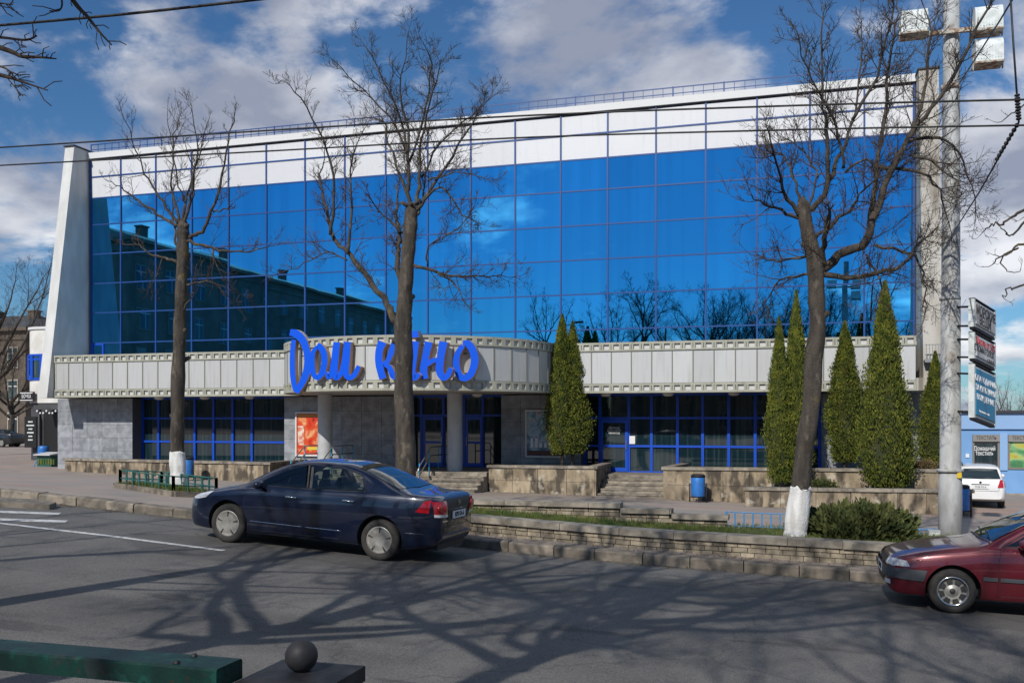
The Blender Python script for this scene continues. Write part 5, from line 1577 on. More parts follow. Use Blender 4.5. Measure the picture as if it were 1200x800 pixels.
# ---------------- white estate, seen from behind
EST = dict(L=4.24, W=.82, wheels=(.84, 3.29), wr=.305, arch=.345, rim='disc', slots=6,
    top=[(0, .55), (.02, .63), (.08, .70), (.4, .83), (.9, .92), (1.1, .97), (1.5, 1.22), (1.9, 1.42), (2.3, 1.475), (3.2, 1.485), (3.85, 1.44), (3.98, 1.38), (4.12, 1.12), (4.2, .98), (4.24, .85)],
    belt=[(0, .50), (.02, .56), (.08, .64), (.4, .76), (.9, .85), (1.5, .91), (2.8, .95), (3.8, .97), (4.12, .95), (4.2, .90), (4.24, .80)],
    bot=[(0, .30), (.1, .2), (.5, .18), (3.6, .22), (4.0, .27), (4.24, .34)],
    half=[(0, .5), (.03, .62), (.12, .71), (.4, .79), (.9, .82), (3.4, .82), (3.9, .80), (4.1, .76), (4.2, .71), (4.24, .66)],
    roofw=[(0, .45), (.9, .68), (1.1, .70), (1.9, .56), (2.4, .56), (3.4, .57), (3.9, .58), (4.1, .62), (4.24, .58)])
xw_, yw_ = atx(1167, 35.6), 35.6
we = Car('estate_car', 'white estate car parked with its back to the street beside the blue shop', (xw_, yw_ + 4.0, plaza_z(xw_, yw_ + 2) + .005), (0, 0, rad(-90 - 7)), EST, M_carwhite)
for sd in (-1, 1):
    we.patch('side_window', M_carglass, 'side', [(1.5, .95), (2.7, .985), (3.7, 1.02)], [(1.75, 1.2), (2.4, 1.39), (3.62, 1.36)], 4, 12, .004, sd)
    we.patch('tail_light', M_tail, 'rear', [(sd * .70, .74), (sd * .52, .74)], [(sd * .68, 1.0), (sd * .60, 1.0)], 4, 4, .012)
    we.patch('tail_light', M_tail, 'side', [(4.02, .76), (4.14, .75)], [(4.04, .98), (4.10, 1.0)], 3, 3, .010, sd)
    b = MB(); b.tube([(1.9, sd * .52, 1.46), (2.1, sd * .54, 1.535), (3.5, sd * .54, 1.54), (3.75, sd * .53, 1.47)], .016, 6); b.build('roof_rail', M_trim, we.t, True)
    mirror_part(we, 1.45, 1.0, sd)
we.patch('rear_window', M_carglass, 'rear', [(-.62, 1.03), (0, 1.02), (.62, 1.03)], [(-.52, 1.36), (0, 1.38), (.52, 1.36)], 6, 10, .006)
we.patch('windscreen', M_carglass, 'top', [(1.15, -.6), (1.12, 0), (1.15, .6)], [(1.82, -.5), (1.78, 0), (1.82, .5)], 5, 8, .005)
we.line('tailgate_gap', M_black, 'rear', [(-.60, .99), (-.56, .62), (.56, .62), (.60, .99)], .006, 0)
we.line('handle_strip', M_black, 'rear', [(-.28, .84), (.28, .84)], .016, 0)
plate(we, 'rear', '7038 MI-6', 0, .75)
p = we.drape('rear', 0, .91, .01)
b = MB(); b.lathe([(0, p.x + .012), (.035, p.x + .012), (.045, p.x - .01)], 14, (0, 0, .91), 'x'); b.build('badge', M_iron, we.t, True)

# ---------------- dark car far off at the left
xd, yd = atx(15, 60), 60
dc = Car('saloon_car', 'small black car parked far off by the old brown house', (xd - 4.4, yd + .5, plaza_z(xd, yd) + .005), (0, 0, 0), NV, M_cardark)
for sd in (-1, 1):
    dc.patch('side_window', M_carglass, 'side', [(1.36, .985), (2.3, 1.005), (3.28, 1.045)], [(1.52, 1.09), (2.16, 1.352), (3.16, 1.27)], 4, 10, .004, sd)
dc.patch('rear_window', M_carglass, 'top', [(3.02, -.515), (3.02, .515)], [(3.80, -.62), (3.80, .62)], 5, 8, .005)

# ================================================================ LAMP POLE WITH FLOODLIGHTS AND LIGHT BOXES
PY_ = 20.0
PXX = atx(1113.5, PY_)
pz = -.42
def zz_at(py, px=1113.5, Y=PY_): return at(px, py, Y)[1]
pole = thing('lamp_pole', 'thick grey flaking steel lamp pole with three floodlights and a crossbar', 'lamp pole', (PXX, PY_, pz))
zt = zz_at(-40)
s_ = scale_at(1113, PY_)
b = MB(); zr = [pz - .2, pz + .9, zz_at(552), zz_at(551), zz_at(480), zz_at(479), zz_at(352), zz_at(351), zz_at(262), zz_at(261), zz_at(110), zz_at(108), zt]
rr_ = [r_ * .84 for r_ in (.262, .258, .252, .232, .228, .216, .212, .203, .200, .196, .190, .178, .168)]
b.tube([(PXX + .02 * (z - pz) / 10, PY_, z) for z in zr], rr_, 28); b.build('shaft', M_pole, pole, True)
for py, r in ((551, .245), (350, .19)):
    z = zz_at(py); b = MB(); b.lathe([(r - .05, z - .03), (r, z - .028), (r, z + .028), (r - .05, z + .03)], 28, (PXX, PY_, 0)); b.build('collar', M_pole, pole, True)
b = MB(); b.lathe([(.18, 0), (.30, 0), (.30, .03), (.18, .03)], 28, (PXX, PY_, pz - .01)); b.build('base_flange', M_pole, pole, True)
zc = zz_at(41.5)
b = MB(); b.box(atx(1056, PY_), atx(1172, PY_), PY_ - .24, PY_ - .165, zc - .045, zc + .035); b.build('crossbar', M_rust, pole)
def flood(px, py, label):
    x, z = at(px, py, PY_ - .25)
    f = thing('floodlight', label, 'floodlight', (x, PY_ - .25, z), group='floodlights on the lamp pole', world=False)
    b = MB(); n = 12; prof = []
    for k in range(n + 1):
        a = math.pi * k / n; prof.append((-.20 * math.cos(a) * 1.0, .10 + .17 * math.sin(a)))
    prof = [(-.20, -.20)] + prof + [(.20, -.20)]
    b.v = [(-.24, p[0], p[1]) for p in prof] + [(.24, p[0], p[1]) for p in prof]; m = len(prof)
    b.f = [tuple(range(m)), tuple(range(2 * m - 1, m - 1, -1))] + [(i, m + i, m + (i + 1) % m, (i + 1) % m) for i in range(m)]
    hs = b.build('housing', M_lampbox, f)
    b = MB()
    for k in range(9): b.box(-.20 + .05 * k - .006, -.20 + .05 * k + .006, -.212, -.202, -.15, .12)
    b.build('fin_ribs', M_lampbox, hs)
    b = MB(); b.box(-.25, .25, -.215, .215, -.235, -.202); b.build('rim', M_rust, f)
    b = MB(); b.box(-.265, -.245, -.03, .03, -.30, .02); b.box(.245, .265, -.03, .03, -.30, .02); b.build('bracket', M_rust, f)
flood(1070.5, 29, 'white ribbed floodlight on the crossbar arm over the leaning tree')
flood(1157, 25, 'white ribbed floodlight on top of the crossbar arm away from the tree')
flood(1157.5, 63, 'white ribbed floodlight hanging under the crossbar arm')
# light boxes
th_ = rad(31)
bd = Vector((math.sin(th_), math.cos(th_), 0)).normalized()     # direction the faces run away along
bd.z = -.16; bd.normalize()
bn = Vector((math.cos(th_), -math.sin(th_), 0))                  # box thickness, to the right
def lightbox(name, label, px, py0, py1, L, m, texts, thick=.11):
    x, z1 = at(px, py0, 19.4); _, z0 = at(px, py1, 19.4)
    o = Vector((x, 19.4, 0)); h = z1 - z0
    t = thing(name, label, 'sign', (x, 19.4, z0))
    up = Vector((0, 0, 1))
    P = lambda a, c, d: tuple(o + bd * a + bn * c + up * (z0 + d))
    b = MB()
    for (a0, a1, c0, c1, d0, d1) in ((0, L, .02, thick - .02, 0, h), (-.03, .02, 0, thick, -.02, h + .02), (L - .02, L + .03, 0, thick, -.02, h + .02)):
        b.hexa([P(a0, c0, d0), P(a1, c0, d0), P(a1, c1, d0), P(a0, c1, d0), P(a0, c0, d1), P(a1, c0, d1), P(a1, c1, d1), P(a0, c1, d1)])
    b.build('box', M_lampbox, t)
    b = MB(); e = .05
    b.hexa([P(e, thick - .019, e), P(L - e, thick - .019, e), P(L - e, thick + .012, e), P(e, thick + .012, e), P(e, thick - .019, h - e), P(L - e, thick - .019, h - e), P(L - e, thick + .012, h - e), P(e, thick + .012, h - e)])
    f = b.build('face', m, t)
    b = MB(); b.hexa([P(-.02, .0, h + .022), P(L + .02, .0, h + .022), P(L + .02, thick, h + .022), P(-.02, thick, h + .022), P(-.02, .0, h + .04), P(L + .02, .0, h + .04), P(L + .02, thick, h + .04), P(-.02, thick, h + .04)])
    b.hexa([P(0, .01, -.06), P(L, .01, -.06), P(L, thick - .01, -.06), P(0, thick - .01, -.06), P(0, .01, -.004), P(L, .01, -.004), P(L, thick - .01, -.004), P(0, thick - .01, -.004)])
    b.build('rusty_edge', M_iron, t)
    for (a, d, s, tx, mt, sq) in texts:
        q = o + bd * (L * a) + bn * (thick + .014) + up * (z0 + h * d)
        put_text('lettering', tx, s, mt, f, face_frame(q, bd, up), squash=sq)
    for d in (h * .12, h * .88):
        b = MB(); b.tube([(PXX, PY_ - .05, z0 + d), P(.25, thick * .5, d)], .022, 6); b.build('bracket', M_iron, t)
M_face_grey = mat('box_face_grey', (.45, .44, .44), .5, col2=(.38, .37, .37), nscale=5)
M_face_white = mat('box_face_white', (.56, .56, .58), .5, col2=(.50, .50, .52), nscale=5)
M_face_blue = mat('box_face_blue', (.015, .19, .36), .45)
lightbox('light_box', 'grey light box with two lines of dark lettering, topmost on the pole', 1135.5, 352, 382, 1.0, M_face_grey, [(.5, .66, .24, 'МОРСКИЕ', M_ink, .8), (.46, .30, .24, 'ВЕЩИ', M_ink, .8)])
lightbox('light_box', 'white light box with red and dark lettering, between the other two boxes', 1135.5, 391, 419, 1.0, M_face_white, [(.48, .74, .19, 'Школа от 50%', M_red, .75), (.42, .42, .17, 'СТОМАТОЛОГ', M_ink, .8), (.72, .13, .08, 'т. 22-22-22', M_ink, .9)])
lightbox('light_box', 'blue light box thanking drivers in white capitals, lowest on the pole', 1135.5, 428, 488, 1.0, M_face_blue, [(.50, .76, .155, 'БЛАГОДАРИМ', M_whiteink, .95), (.51, .58, .155, 'ЗА КУЛЬТУРНОЕ', M_whiteink, .78), (.48, .40, .155, 'ВОЖДЕНИЕ', M_whiteink, .95), (.42, .14, .06, 'Госавтоинспекция', M_whiteink, .9)])
# yellow sticker on the pole
zy = zz_at(554 - 1); b = MB()
b.box(PXX + .09, PXX + .17, PY_ - .21, PY_ - .15, zz_at(559), zz_at(552.5)); b.build('yellow_sticker', mat('sticker_yellow', (.65, .45, .02), .5), pole)

# ================================================================ OVERHEAD WIRES
def wire(label, pts, r=.011):
    P = [(at(px, py, Y)[0], Y, at(px, py, Y)[1]) for px, py, Y in pts]
    b = MB(); b.tube(polyline(P, 8), r, 5)
    return tag(b.build('overhead_wire', M_black, None, True), label, 'wire')
wire('upper of the two trolley wires crossing in front of the white top panels', [(-700, 206, 10), (-300, 190, 10), (0, 173, 10), (300, 154, 10), (600, 136.5, 10), (900, 125, 10), (1200, 117, 10), (1700, 108, 10)])
wire('lower of the two trolley wires crossing in front of the white top panels', [(-700, 225, 10.6), (-300, 210, 10.6), (0, 194, 10.6), (300, 178, 10.6), (600, 162, 10.6), (900, 153, 10.6), (1200, 147, 10.6), (1700, 139, 10.6)])
wire('thick cable rising above the roofline over the railing side of the street', [(-600, 78, 7), (0, 30, 7), (300, 0, 7), (900, -70, 7), (1700, -160, 7)], .013)
def span(label, a, c, r=.012):
    P0 = (at(a[0], a[1], a[2])[0], a[2], at(a[0], a[1], a[2])[1]); P1 = (at(c[0], c[1], c[2])[0], c[2], at(c[0], c[1], c[2])[1])
    b = MB(); b.tube([P0, tuple((x + y) / 2 - (.05 if i == 2 else 0) for i, (x, y) in enumerate(zip(P0, P1))), P1], r, 5)
    return tag(b.build('span_wire', M_black, None, True), label, 'wire'), Vector(P0), Vector(P1)
o1, _, _ = span('span wire running up from the lamp pole past the hanging floodlight', (1121, 103, 19.8), (1300, -190, 8))
b = MB(); z1 = zz_at(103); b.lathe([(.14, z1 - .05), (.175, z1 - .045), (.175, z1 + .045), (.14, z1 + .05)], 22, (PXX, PY_, 0)); b.build('clamp', M_rust, pole, True)
o2, A_, B_ = span('slanting pull wire between the lamp pole and the insulators', (1120, 268, 19.8), (1194, 143, 12))
o3, C_, D_ = span('short drop wire above the dark bead insulators', (1194, 143, 12), (1182, -40, 12))
def beads(label, p, q, t0, t1, n, r):
    t = thing('insulator', label, 'insulator', tuple(p.lerp(q, t0)), world=True)
    for k in range(n):
        c = p.lerp(q, t0 + (t1 - t0) * k / (n - 1)); d = (q - p).normalized()
        b = MB(); b.tube([c - d * r * .5, c - d * r * .25, c + d * r * .25, c + d * r * .5], [r * .5, r, r, r * .5], 10); b.build('bead', M_iron, t, True)
beads('upright string of dark bead insulators at the trolley wire joint', C_, D_, .02, .17, 9, .030)
beads('slanting string of dark bead insulators below the trolley wire joint', B_, A_, .02, .24, 9, .028)

# ================================================================ BINS
def bin_(label, x, y, z, h=.88, w=.245):
    t = thing('litter_bin', label, 'bin', (x, y, z), world=False, group='blue litter bins')
    b = MB(); b.lathe([(0, .20), (w * .92, .20), (w * .98, .24), (w, h), (w * .96, h + .02), (w * .93, h), (w * .90, .3), (0, .3)], 20); b.build('tub', M_bin, t, True)
    b = MB(); b.lathe([(w * .70, h + .03), (w * 1.02, h - .01), (w * 1.02, h + .06), (w * .8, h + .10), (w * .62, h + .09), (w * .70, h + .03)], 20); b.build('rim', M_iron, t, True)
    b = MB()
    for s in (-1, 1): b.tube([(s * (w + .04), 0, -.05), (s * (w + .04), 0, h * .75)], .024, 6)
    b.tube([(-w - .04, 0, h * .72), (w + .04, 0, h * .72)], .012, 5); b.tube([(-w - .04, 0, .18), (w + .04, 0, .18)], .018, 5)
    b.build('stand', M_iron, t, True)
x_, y_ = atx(818, 33.2), 33.2
bin_('blue litter bin on legs before the planter right of the side stairs', x_, y_, plaza_z(x_, y_))
x_, y_ = atx(220, 33.6), 33.6
bin_('blue litter bin before the long low wall, behind the whitewashed slim tree', x_, y_, plaza_z(x_, y_))
x_, y_ = atx(1126, 31.3), 31.3
bin_('blue litter bin at the end of the terrace wall behind the lamp pole', x_, y_, plaza_z(x_, y_))

# ================================================================ LOW FENCES
def low_fence(name, label, pts, zf, h, step, m, rails=(1.0, .45), pr=.018):
    c = pts[0]
    t = thing(name, label, 'fence', (c[0], c[1], zf(*c)))
    for (xa, ya), (xb, yb) in zip(pts, pts[1:]):
        n = max(1, round(math.hypot(xb - xa, yb - ya) / step))
        for k in range(n + 1):
            x, y = xa + (xb - xa) * k / n, ya + (yb - ya) * k / n; z = zf(x, y)
            b = MB(); r = pr * (1.5 if k in (0, n) else 1); b.box(x - r, x + r, y - r, y + r, z - .08, z + h * (1.04 if k in (0, n) else 1)); b.build('post', m, t)
        for q in rails:
            b = MB(); b.tube([(xa, ya, zf(xa, ya) + h * q), (xb, yb, zf(xb, yb) + h * q)], pr * .9, 6); b.build('rail', m, t)
    return t
A_f, B_f, C_f = (atx(135, 19.4), 19.4), (atx(204, 18.2), 18.2), (atx(260, 19.2), 19.2)
D_f = (A_f[0] + C_f[0] - B_f[0], A_f[1] + C_f[1] - B_f[1])
plot = thing('tree_plot', 'raised stone edged grass plot round the slim whitewashed tree', 'planter', (A_f[0], A_f[1], plaza_z(*A_f)))
b = MB()
ring = [A_f, B_f, C_f, D_f]
b.v = [(x, y, plaza_z(x, y) - .1) for x, y in ring] + [(x, y, plaza_z(x, y) + .10) for x, y in ring]
b.f = [(4, 5, 6, 7)] + [(i, (i + 1) % 4, 4 + (i + 1) % 4, 4 + i) for i in range(4)]
b.build('soil', M_soil, plot)
for i in range(4):
    a, c_ = Vector(ring[i]), Vector(ring[(i + 1) % 4]); d = (c_ - a); n = max(2, round(d.length / .8)); nrm = Vector((d.y, -d.x)).normalized() * .06
    for k in range(n):
        p0, p1 = a + d * (k / n + .003), a + d * ((k + 1) / n - .003)
        q = [p0 + nrm, p1 + nrm, p1 - nrm, p0 - nrm]
        b = MB(); b.hexa([(v.x, v.y, plaza_z(v.x, v.y) - .08) for v in q] + [(v.x, v.y, plaza_z(v.x, v.y) + .125) for v in q]); b.build('edge_stone', M_kerb, plot)
g = MB(); rnd = random.Random(9)
for _ in range(5000):
    u, v = rnd.random(), rnd.random(); x = A_f[0] + (B_f[0] - A_f[0]) * u + (D_f[0] - A_f[0]) * v; y = A_f[1] + (B_f[1] - A_f[1]) * u + (D_f[1] - A_f[1]) * v
    z = plaza_z(x, y) + .09; a = rnd.uniform(0, 6.28); h = rnd.uniform(.05, .14)
    i = len(g.v); g.v += [(x - .008 * math.cos(a), y - .008 * math.sin(a), z), (x + .008 * math.cos(a), y + .008 * math.sin(a), z), (x + rnd.uniform(-.04, .04), y + rnd.uniform(-.04, .04), z + h)]; g.f.append((i, i + 1, i + 2))
tag(g.build('grass', M_grass), 'tuft of green grass inside the fenced tree plot', 'grass', kind='stuff')
def inset(p, k=.10): c = Vector((sum(q[0] for q in ring) / 4, sum(q[1] for q in ring) / 4)); v = Vector(p); return tuple(v + (c - v) * k)
low_fence('low_fence', 'low dark green metal fence round the slim whitewashed tree', [inset(q) for q in ring] + [inset(ring[0])], lambda x, y: plaza_z(x, y) + .09, .36, .30, M_greenfence)
Yb = 18.55
low_fence('low_fence', 'low blue metal fence between the terrace wall and the leaning tree', [(atx(851, Yb), Yb), (atx(925, Yb), Yb + .1)], lambda x, y: lawn_z(x) - .02, .30, .17, M_bluefence, (1.0, .12), .014)
low_fence('low_fence', 'low blue metal fence between the juniper bush and the lamp pole', [(atx(1040, 19.4), 19.4), (atx(1096, 19.6), 19.6)], lambda x, y: -.42, .42, .28, M_bluefence, (1.0, .5), .016)
# grey cabinet beside the pole
xc_ = atx(1094.5, 19.3); cab = thing('meter_cabinet', 'small grey metal cabinet at the foot of the lamp pole', 'cabinet', (xc_, 19.3, -.45))
b = MB(); b.box(xc_ - .10, xc_ + .10, 19.2, 19.4, -.5, .02); bo = b.build('box', M_pole, cab)
b = MB(); b.box(xc_ - .085, xc_ + .085, 19.19, 19.199, -.42, -.02); b.build('door', M_lampbox, cab)

# ================================================================ NEAR SIDE OF THE STREET: railing and post
rl = thing('street_railing', 'dark green painted metal guard rail along the near pavement', 'railing', (-4.5, 2.87, .35))
b = MB()
xa, xb, ya, yb, z0, z1 = -9.0, -1.87, 2.79, 2.95, 1.178, 1.25
prof = [(ya, z0), (ya, z1 - .008), (ya + .008, z1), (yb - .008, z1), (yb, z1 - .008), (yb, z0)]
b.v = [(xa, y, z) for y, z in prof] + [(xb, y, z) for y, z in prof]
b.f = [tuple(range(6))[::-1], tuple(range(6, 12))] + [(i, (i + 1) % 6, 6 + (i + 1) % 6, 6 + i) for i in range(6)]
bar = b.build('top_rail', M_greenrail, rl)
for x in (-8.6, -6.4, -4.2, -2.0):
    b = MB(); b.box(x - .04, x + .04, 2.83, 2.91, near_z(x, 2.87) - .1, 1.177); b.build('post', M_greenrail, rl)
for x in (-3.9, -6.1):
    b = MB(); b.box(x - .006, x + .006, ya - .003, yb + .003, z0 - .002, z1 + .003); b.build('weld_seam', M_greenrail, rl)
for x in (-2.05, -4.25):
    for y in (2.82, 2.92):
        b = MB(); b.lathe([(0, z1 + .010), (.010, z1 + .010), (.013, z1 + .003), (.013, z1 - .004)], 8, (x, y, 0)); b.build('bolt', M_iron, rl)
b = MB(); b.box(xa, xb - .02, 2.85, 2.89, .70, .76); b.build('lower_rail', M_greenrail, rl)
px_, py_ = -1.69, 3.05
ps = thing('ball_post', 'black iron post with flat square cap and ball finial beside the green rail', 'bollard', (px_, py_, near_z(px_, py_)))
zt_ = 1.192
b = MB()
zq = near_z(px_, py_) - .1
b.box(px_ - .13, px_ + .13, py_ - .13, py_ + .13, zq, zt_ - .07); b.build('shaft', M_iron, ps)
b = MB(); w = .172
b.box(px_ - w, px_ + w, py_ - w, py_ + w, zt_ - .069, zt_ - .012)
b.hexa([(px_ - w, py_ - w, zt_ - .0119), (px_ + w, py_ - w, zt_ - .0119), (px_ + w, py_ + w, zt_ - .0119), (px_ - w, py_ + w, zt_ - .0119), (px_ - .12, py_ - .12, zt_), (px_ + .12, py_ - .12, zt_), (px_ + .12, py_ + .12, zt_), (px_ - .12, py_ + .12, zt_)])
b.build('cap', M_iron, ps)
b = MB(); r = .059
b.lathe([(0, zt_ - .004)] + [(r * math.sin(math.pi * k / 16), zt_ + r * .92 - r * math.cos(math.pi * k / 16)) for k in range(1, 16)] + [(0, zt_ + r * 1.92)], 24, (px_, py_, 0)); b.build('ball', M_iron, ps, True)

# ================================================================ BLUE SHOP AT THE RIGHT
M_shop = mat('shop_blue', (.17, .34, .62), .75, col2=(.15, .31, .57), nscale=1.2)
M_shop2 = mat('shop_blue_fascia', (.23, .38, .62), .7)
M_shopgreen = poster_mat('shop_window_print', [(.30, (.02, .08, .05)), (.45, (.08, .25, .10)), (.55, (.30, .45, .20)), (.63, (.45, .40, .05)), (.75, (.20, .08, .05))], 1.5, 5)
sh = thing('shop', 'long low blue painted shop with display windows beyond the white estate car', 'shop', (12, 45, -1.1))
SY = 43.0; sx0 = atx(1126, SY); sx1 = sx0 + 16
def zpx(py, px=1150, Y=SY): return at(px, py, Y)[1]
b = MB(); b.box(sx0, sx1, SY, SY + 10, -1.6, zpx(484)); b.build('wall', M_shop, sh)
b = MB(); b.box(sx0 - .05, sx1, SY - .10, SY + 10, zpx(502.5), zpx(484) + .002); b.build('fascia', M_shop2, sh)
b = MB(); b.box(sx0 - .12, sx1, SY - .22, SY + 10, zpx(484) + .003, zpx(480.8)); b.build('roof_edge', M_darkedge, sh)
b = MB(); b.box(sx0, sx1, SY - .06, SY - .004, -1.6, zpx(577)); b.build('plinth', M_cap, sh)
X = [(1139.5, 1171), (1181, 1214), (1224, 1256)]
for i, (a, c_) in enumerate(X):
    x0, x1 = atx(a, SY), atx(c_, SY); z0, z1 = zpx(549), zpx(509)
    b = MB(); t_ = .07
    b.box(x0, x0 + t_, SY - .05, SY - .004, z0, z1); b.box(x1 - t_, x1, SY - .05, SY - .004, z0, z1); b.box(x0 + t_, x1 - t_, SY - .05, SY - .004, z0, z0 + t_)
    w_ = b.build('window_frame', mat('shop_frame%d' % i, (.20, .17, .14), .6), sh)
    b = MB(); b.box(x0 + t_, x1 - t_, SY - .02, SY - .005, z0 + t_, zpx(517)); b.build('pane', M_dglass if i == 0 else M_shopgreen, w_)
    b = MB(); b.box(x0, x1, SY - .12, SY - .052, zpx(517), z1); bd_ = b.build('sign_board', mat('shop_board%d' % i, (.22, .21, .20), .6), sh)
    put_text('board_text', 'ТЕКСТИЛЬ', .22, M_ink, bd_, face_frame(((x0 + x1) / 2, SY - .121, (zpx(517) + z1) / 2), (1, 0, 0)), squash=.65)
    if i == 0:
        put_text('window_text', 'Домашний', .26, M_whiteink, w_, face_frame(((x0 + x1) / 2 - .05, SY - .022, zpx(525.5)), (1, 0, 0)), squash=.60)
        put_text('window_text', 'текстиль', .26, M_whiteink, w_, face_frame(((x0 + x1) / 2 - .05, SY - .022, zpx(531)), (1, 0, 0)), squash=.60)
    b = MB(); b.box(x1 + .01, x1 + .30, SY - .06, SY - .005, z0 - .05, zpx(507)); b.build('pilaster', M_shop2, sh)
b = MB(); b.box(atx(1131.5, SY), atx(1135.5, SY), SY - .04, SY - .005, zpx(536), zpx(531.5)); b.build('wall_plate', M_plate, sh)

# ================================================================ CAFE WITH ROUNDED CORNER, LEFT OF THE CINEMA
M_cafe = mat('cafe_white', (.66, .65, .62), .8, col2=(.56, .54, .50), nscale=1.5)
M_dkstone = mat('dark_facing', (.06, .062, .07), .7, col2=(.045, .046, .05), nscale=2)
CYc = 42.5
cf = thing('cafe_building', 'small white cafe with rounded corner, blue window and dark shopfront', 'building', (-40, 44, -.3))
cxa, cxb = atx(24, CYc), -33.3
def cz(py, px=40): return at(px, py, CYc)[1]
def rounded(x0, x1, y, r, n=10):
    P = [(x0, y + 9)] + [(x0 + r - r * math.cos(math.pi / 2 * k / n), y + r - r * math.sin(math.pi / 2 * k / n)) for k in range(n + 1)] + [(x1, y), (x1, y + 9)]
    return P
b = MB(); b.prism_z(rounded(cxa, cxb, CYc, 1.1), cz(472), cz(386)); b.build('upper_wall', M_cafe, cf)
b = MB(); b.prism_z(rounded(cxa - .08, cxb, CYc - .08, 1.15), cz(385.9), cz(383)); b.build('coping', M_cornice, cf)
b = MB(); b.prism_z(rounded(cxa + .05, cxb, CYc + .05, 1.1), -.8, cz(472.1)); b.build('lower_wall', M_dkstone, cf)
b = MB(); b.prism_z(rounded(cxa - .03, cxb - .1, CYc - .03, 1.1), cz(444), cz(416)); wn = b.build('window_band', M_dglass, cf)
for px in (28, 37, 48):
    x = atx(px, CYc - .05); b = MB(); b.box(x - .09, x + .09, CYc - .07 + (.35 if px < 30 else 0), CYc + .3, cz(444), cz(416)); b.build('window_mullion', M_blue, wn)
for py in (444, 416, 421):
    b = MB(); b.prism_z(rounded(cxa - .06, cxb - .1, CYc - .06, 1.1), cz(py) - .06, cz(py) + .06); b.build('window_rail', M_blue, wn)
x0, x1 = atx(27, CYc), atx(43, CYc)
b = MB(); b.box(x0, x1, CYc - .25, CYc - .12, cz(470), cz(459)); sb = b.build('sign_board', M_black, cf)
put_text('sign_text', 'БОЧКА', .30, M_whiteink, sb, face_frame(((x0 + x1) / 2, CYc - .253, cz(464.5)), (1, 0, 0)), squash=.62)
b = MB()
for py in (460.3, 468.8): b.box(x0 + .04, x1 - .04, CYc - .262, CYc - .252, cz(py) - .02, cz(py) + .02)
b.build('sign_line', M_whiteink, sb)
x0, x1 = atx(29, CYc - .3), atx(43, CYc - .3)
b = MB(); b.box(x0, x1, CYc - .32, CYc - .02, cz(524), cz(488)); dd = b.build('door', M_black, cf)
rr = random.Random(8); b = MB()
for k in range(6):
    zc_ = cz(494 + k * 4.2); ww = rr.uniform(.12, .26); b.box((x0 + x1) / 2 - ww, (x0 + x1) / 2 + ww, CYc - .328, CYc - .321, zc_ - .035, zc_ + .035)
b.build('chalk_lines', M_lampbox, dd)
b = MB(); b.box(atx(46, CYc - .9), -33.75, CYc - 1.3, CYc + .0, cz(480), cz(475)); aw = b.build('porch_roof', M_dkstone, cf)
b = MB(); b.box(atx(45, CYc - 1.2), atx(47, CYc - 1.2), CYc - 1.25, CYc - 1.1, -.6, cz(480) - .002); b.build('porch_post', M_dkstone, cf)
b = MB(); b.box(atx(48, CYc - .2), -33.7, CYc - .02, CYc + .03, -.5, cz(481)); b.build('porch_opening', M_black, cf)
for k in range(7):
    px = 44 + k * 3.6; py = 481.5 + 3.2 * math.sin(k / 6 * math.pi * 2.0) ** 2
    x, z = at(px, py, CYc - 1.32); b = MB(); b.lathe([(0, -.06), (.05, -.03), (.055, .0), (.03, .05), (0, .06)], 8, (x, CYc - 1.34, z)); b.build('string_light_bulb', M_whiteink, cf, True)
# barrel and bench before the cafe
x = atx(51, 39.8); zb_ = plaza_z(x, 39.8)
br = thing('blue_barrel', 'blue plastic barrel standing before the dark cafe porch', 'barrel', (x, 39.8, zb_), world=False)
b = MB(); b.lathe([(0, 0), (.24, 0), (.27, .1), (.28, .3), (.26, .34), (.28, .38), (.28, .62), (.26, .66), (.28, .7), (.26, .9), (.22, .95), (0, .95)], 18); b.build('drum', M_bin, br, True)
b = MB(); b.lathe([(0, .951), (.20, .951), (.20, .97), (0, .975)], 18); b.build('lid', M_iron, br, True)
x0, x1 = atx(44, 38.5), atx(67, 38.5); zb_ = plaza_z((x0 + x1) / 2, 38.5)
bn_ = thing('cafe_stall', 'low green and white counter stall outside the cafe beside the grey wall', 'stall', ((x0 + x1) / 2, 38.5, zb_))
b = MB(); b.box(x0 + .25, x1 - .1, 38.2, 38.8, zb_ - .05, zb_ + .55); b.build('counter', M_greenfence, bn_)
b = MB(); b.hexa([(x0 + .2, 38.0, zb_ + .56), (x1, 38.0, zb_ + .56), (x1, 38.95, zb_ + .60), (x0 + .2, 38.95, zb_ + .60), (x0 + .2, 38.0, zb_ + .60), (x1, 38.0, zb_ + .60), (x1, 38.95, zb_ + .70), (x0 + .2, 38.95, zb_ + .70)]); b.build('top', M_white, bn_)
b = MB()
for k in range(7): b.box(x0 + .32 + k * .15, x0 + .42 + k * .15, 38.17, 38.19, zb_ + .1, zb_ + .38)
b.build('green_label', M_grass, bn_)
b = MB(); b.tube([(x0 + .1, 38.1, zb_ - .02), (x0 + .32, 38.4, zb_ + .62)], .03, 6); b.tube([(x0 + .1, 38.9, zb_ - .02), (x0 + .32, 38.6, zb_ + .62)], .03, 6); b.build('trestle', M_bluefence, bn_)

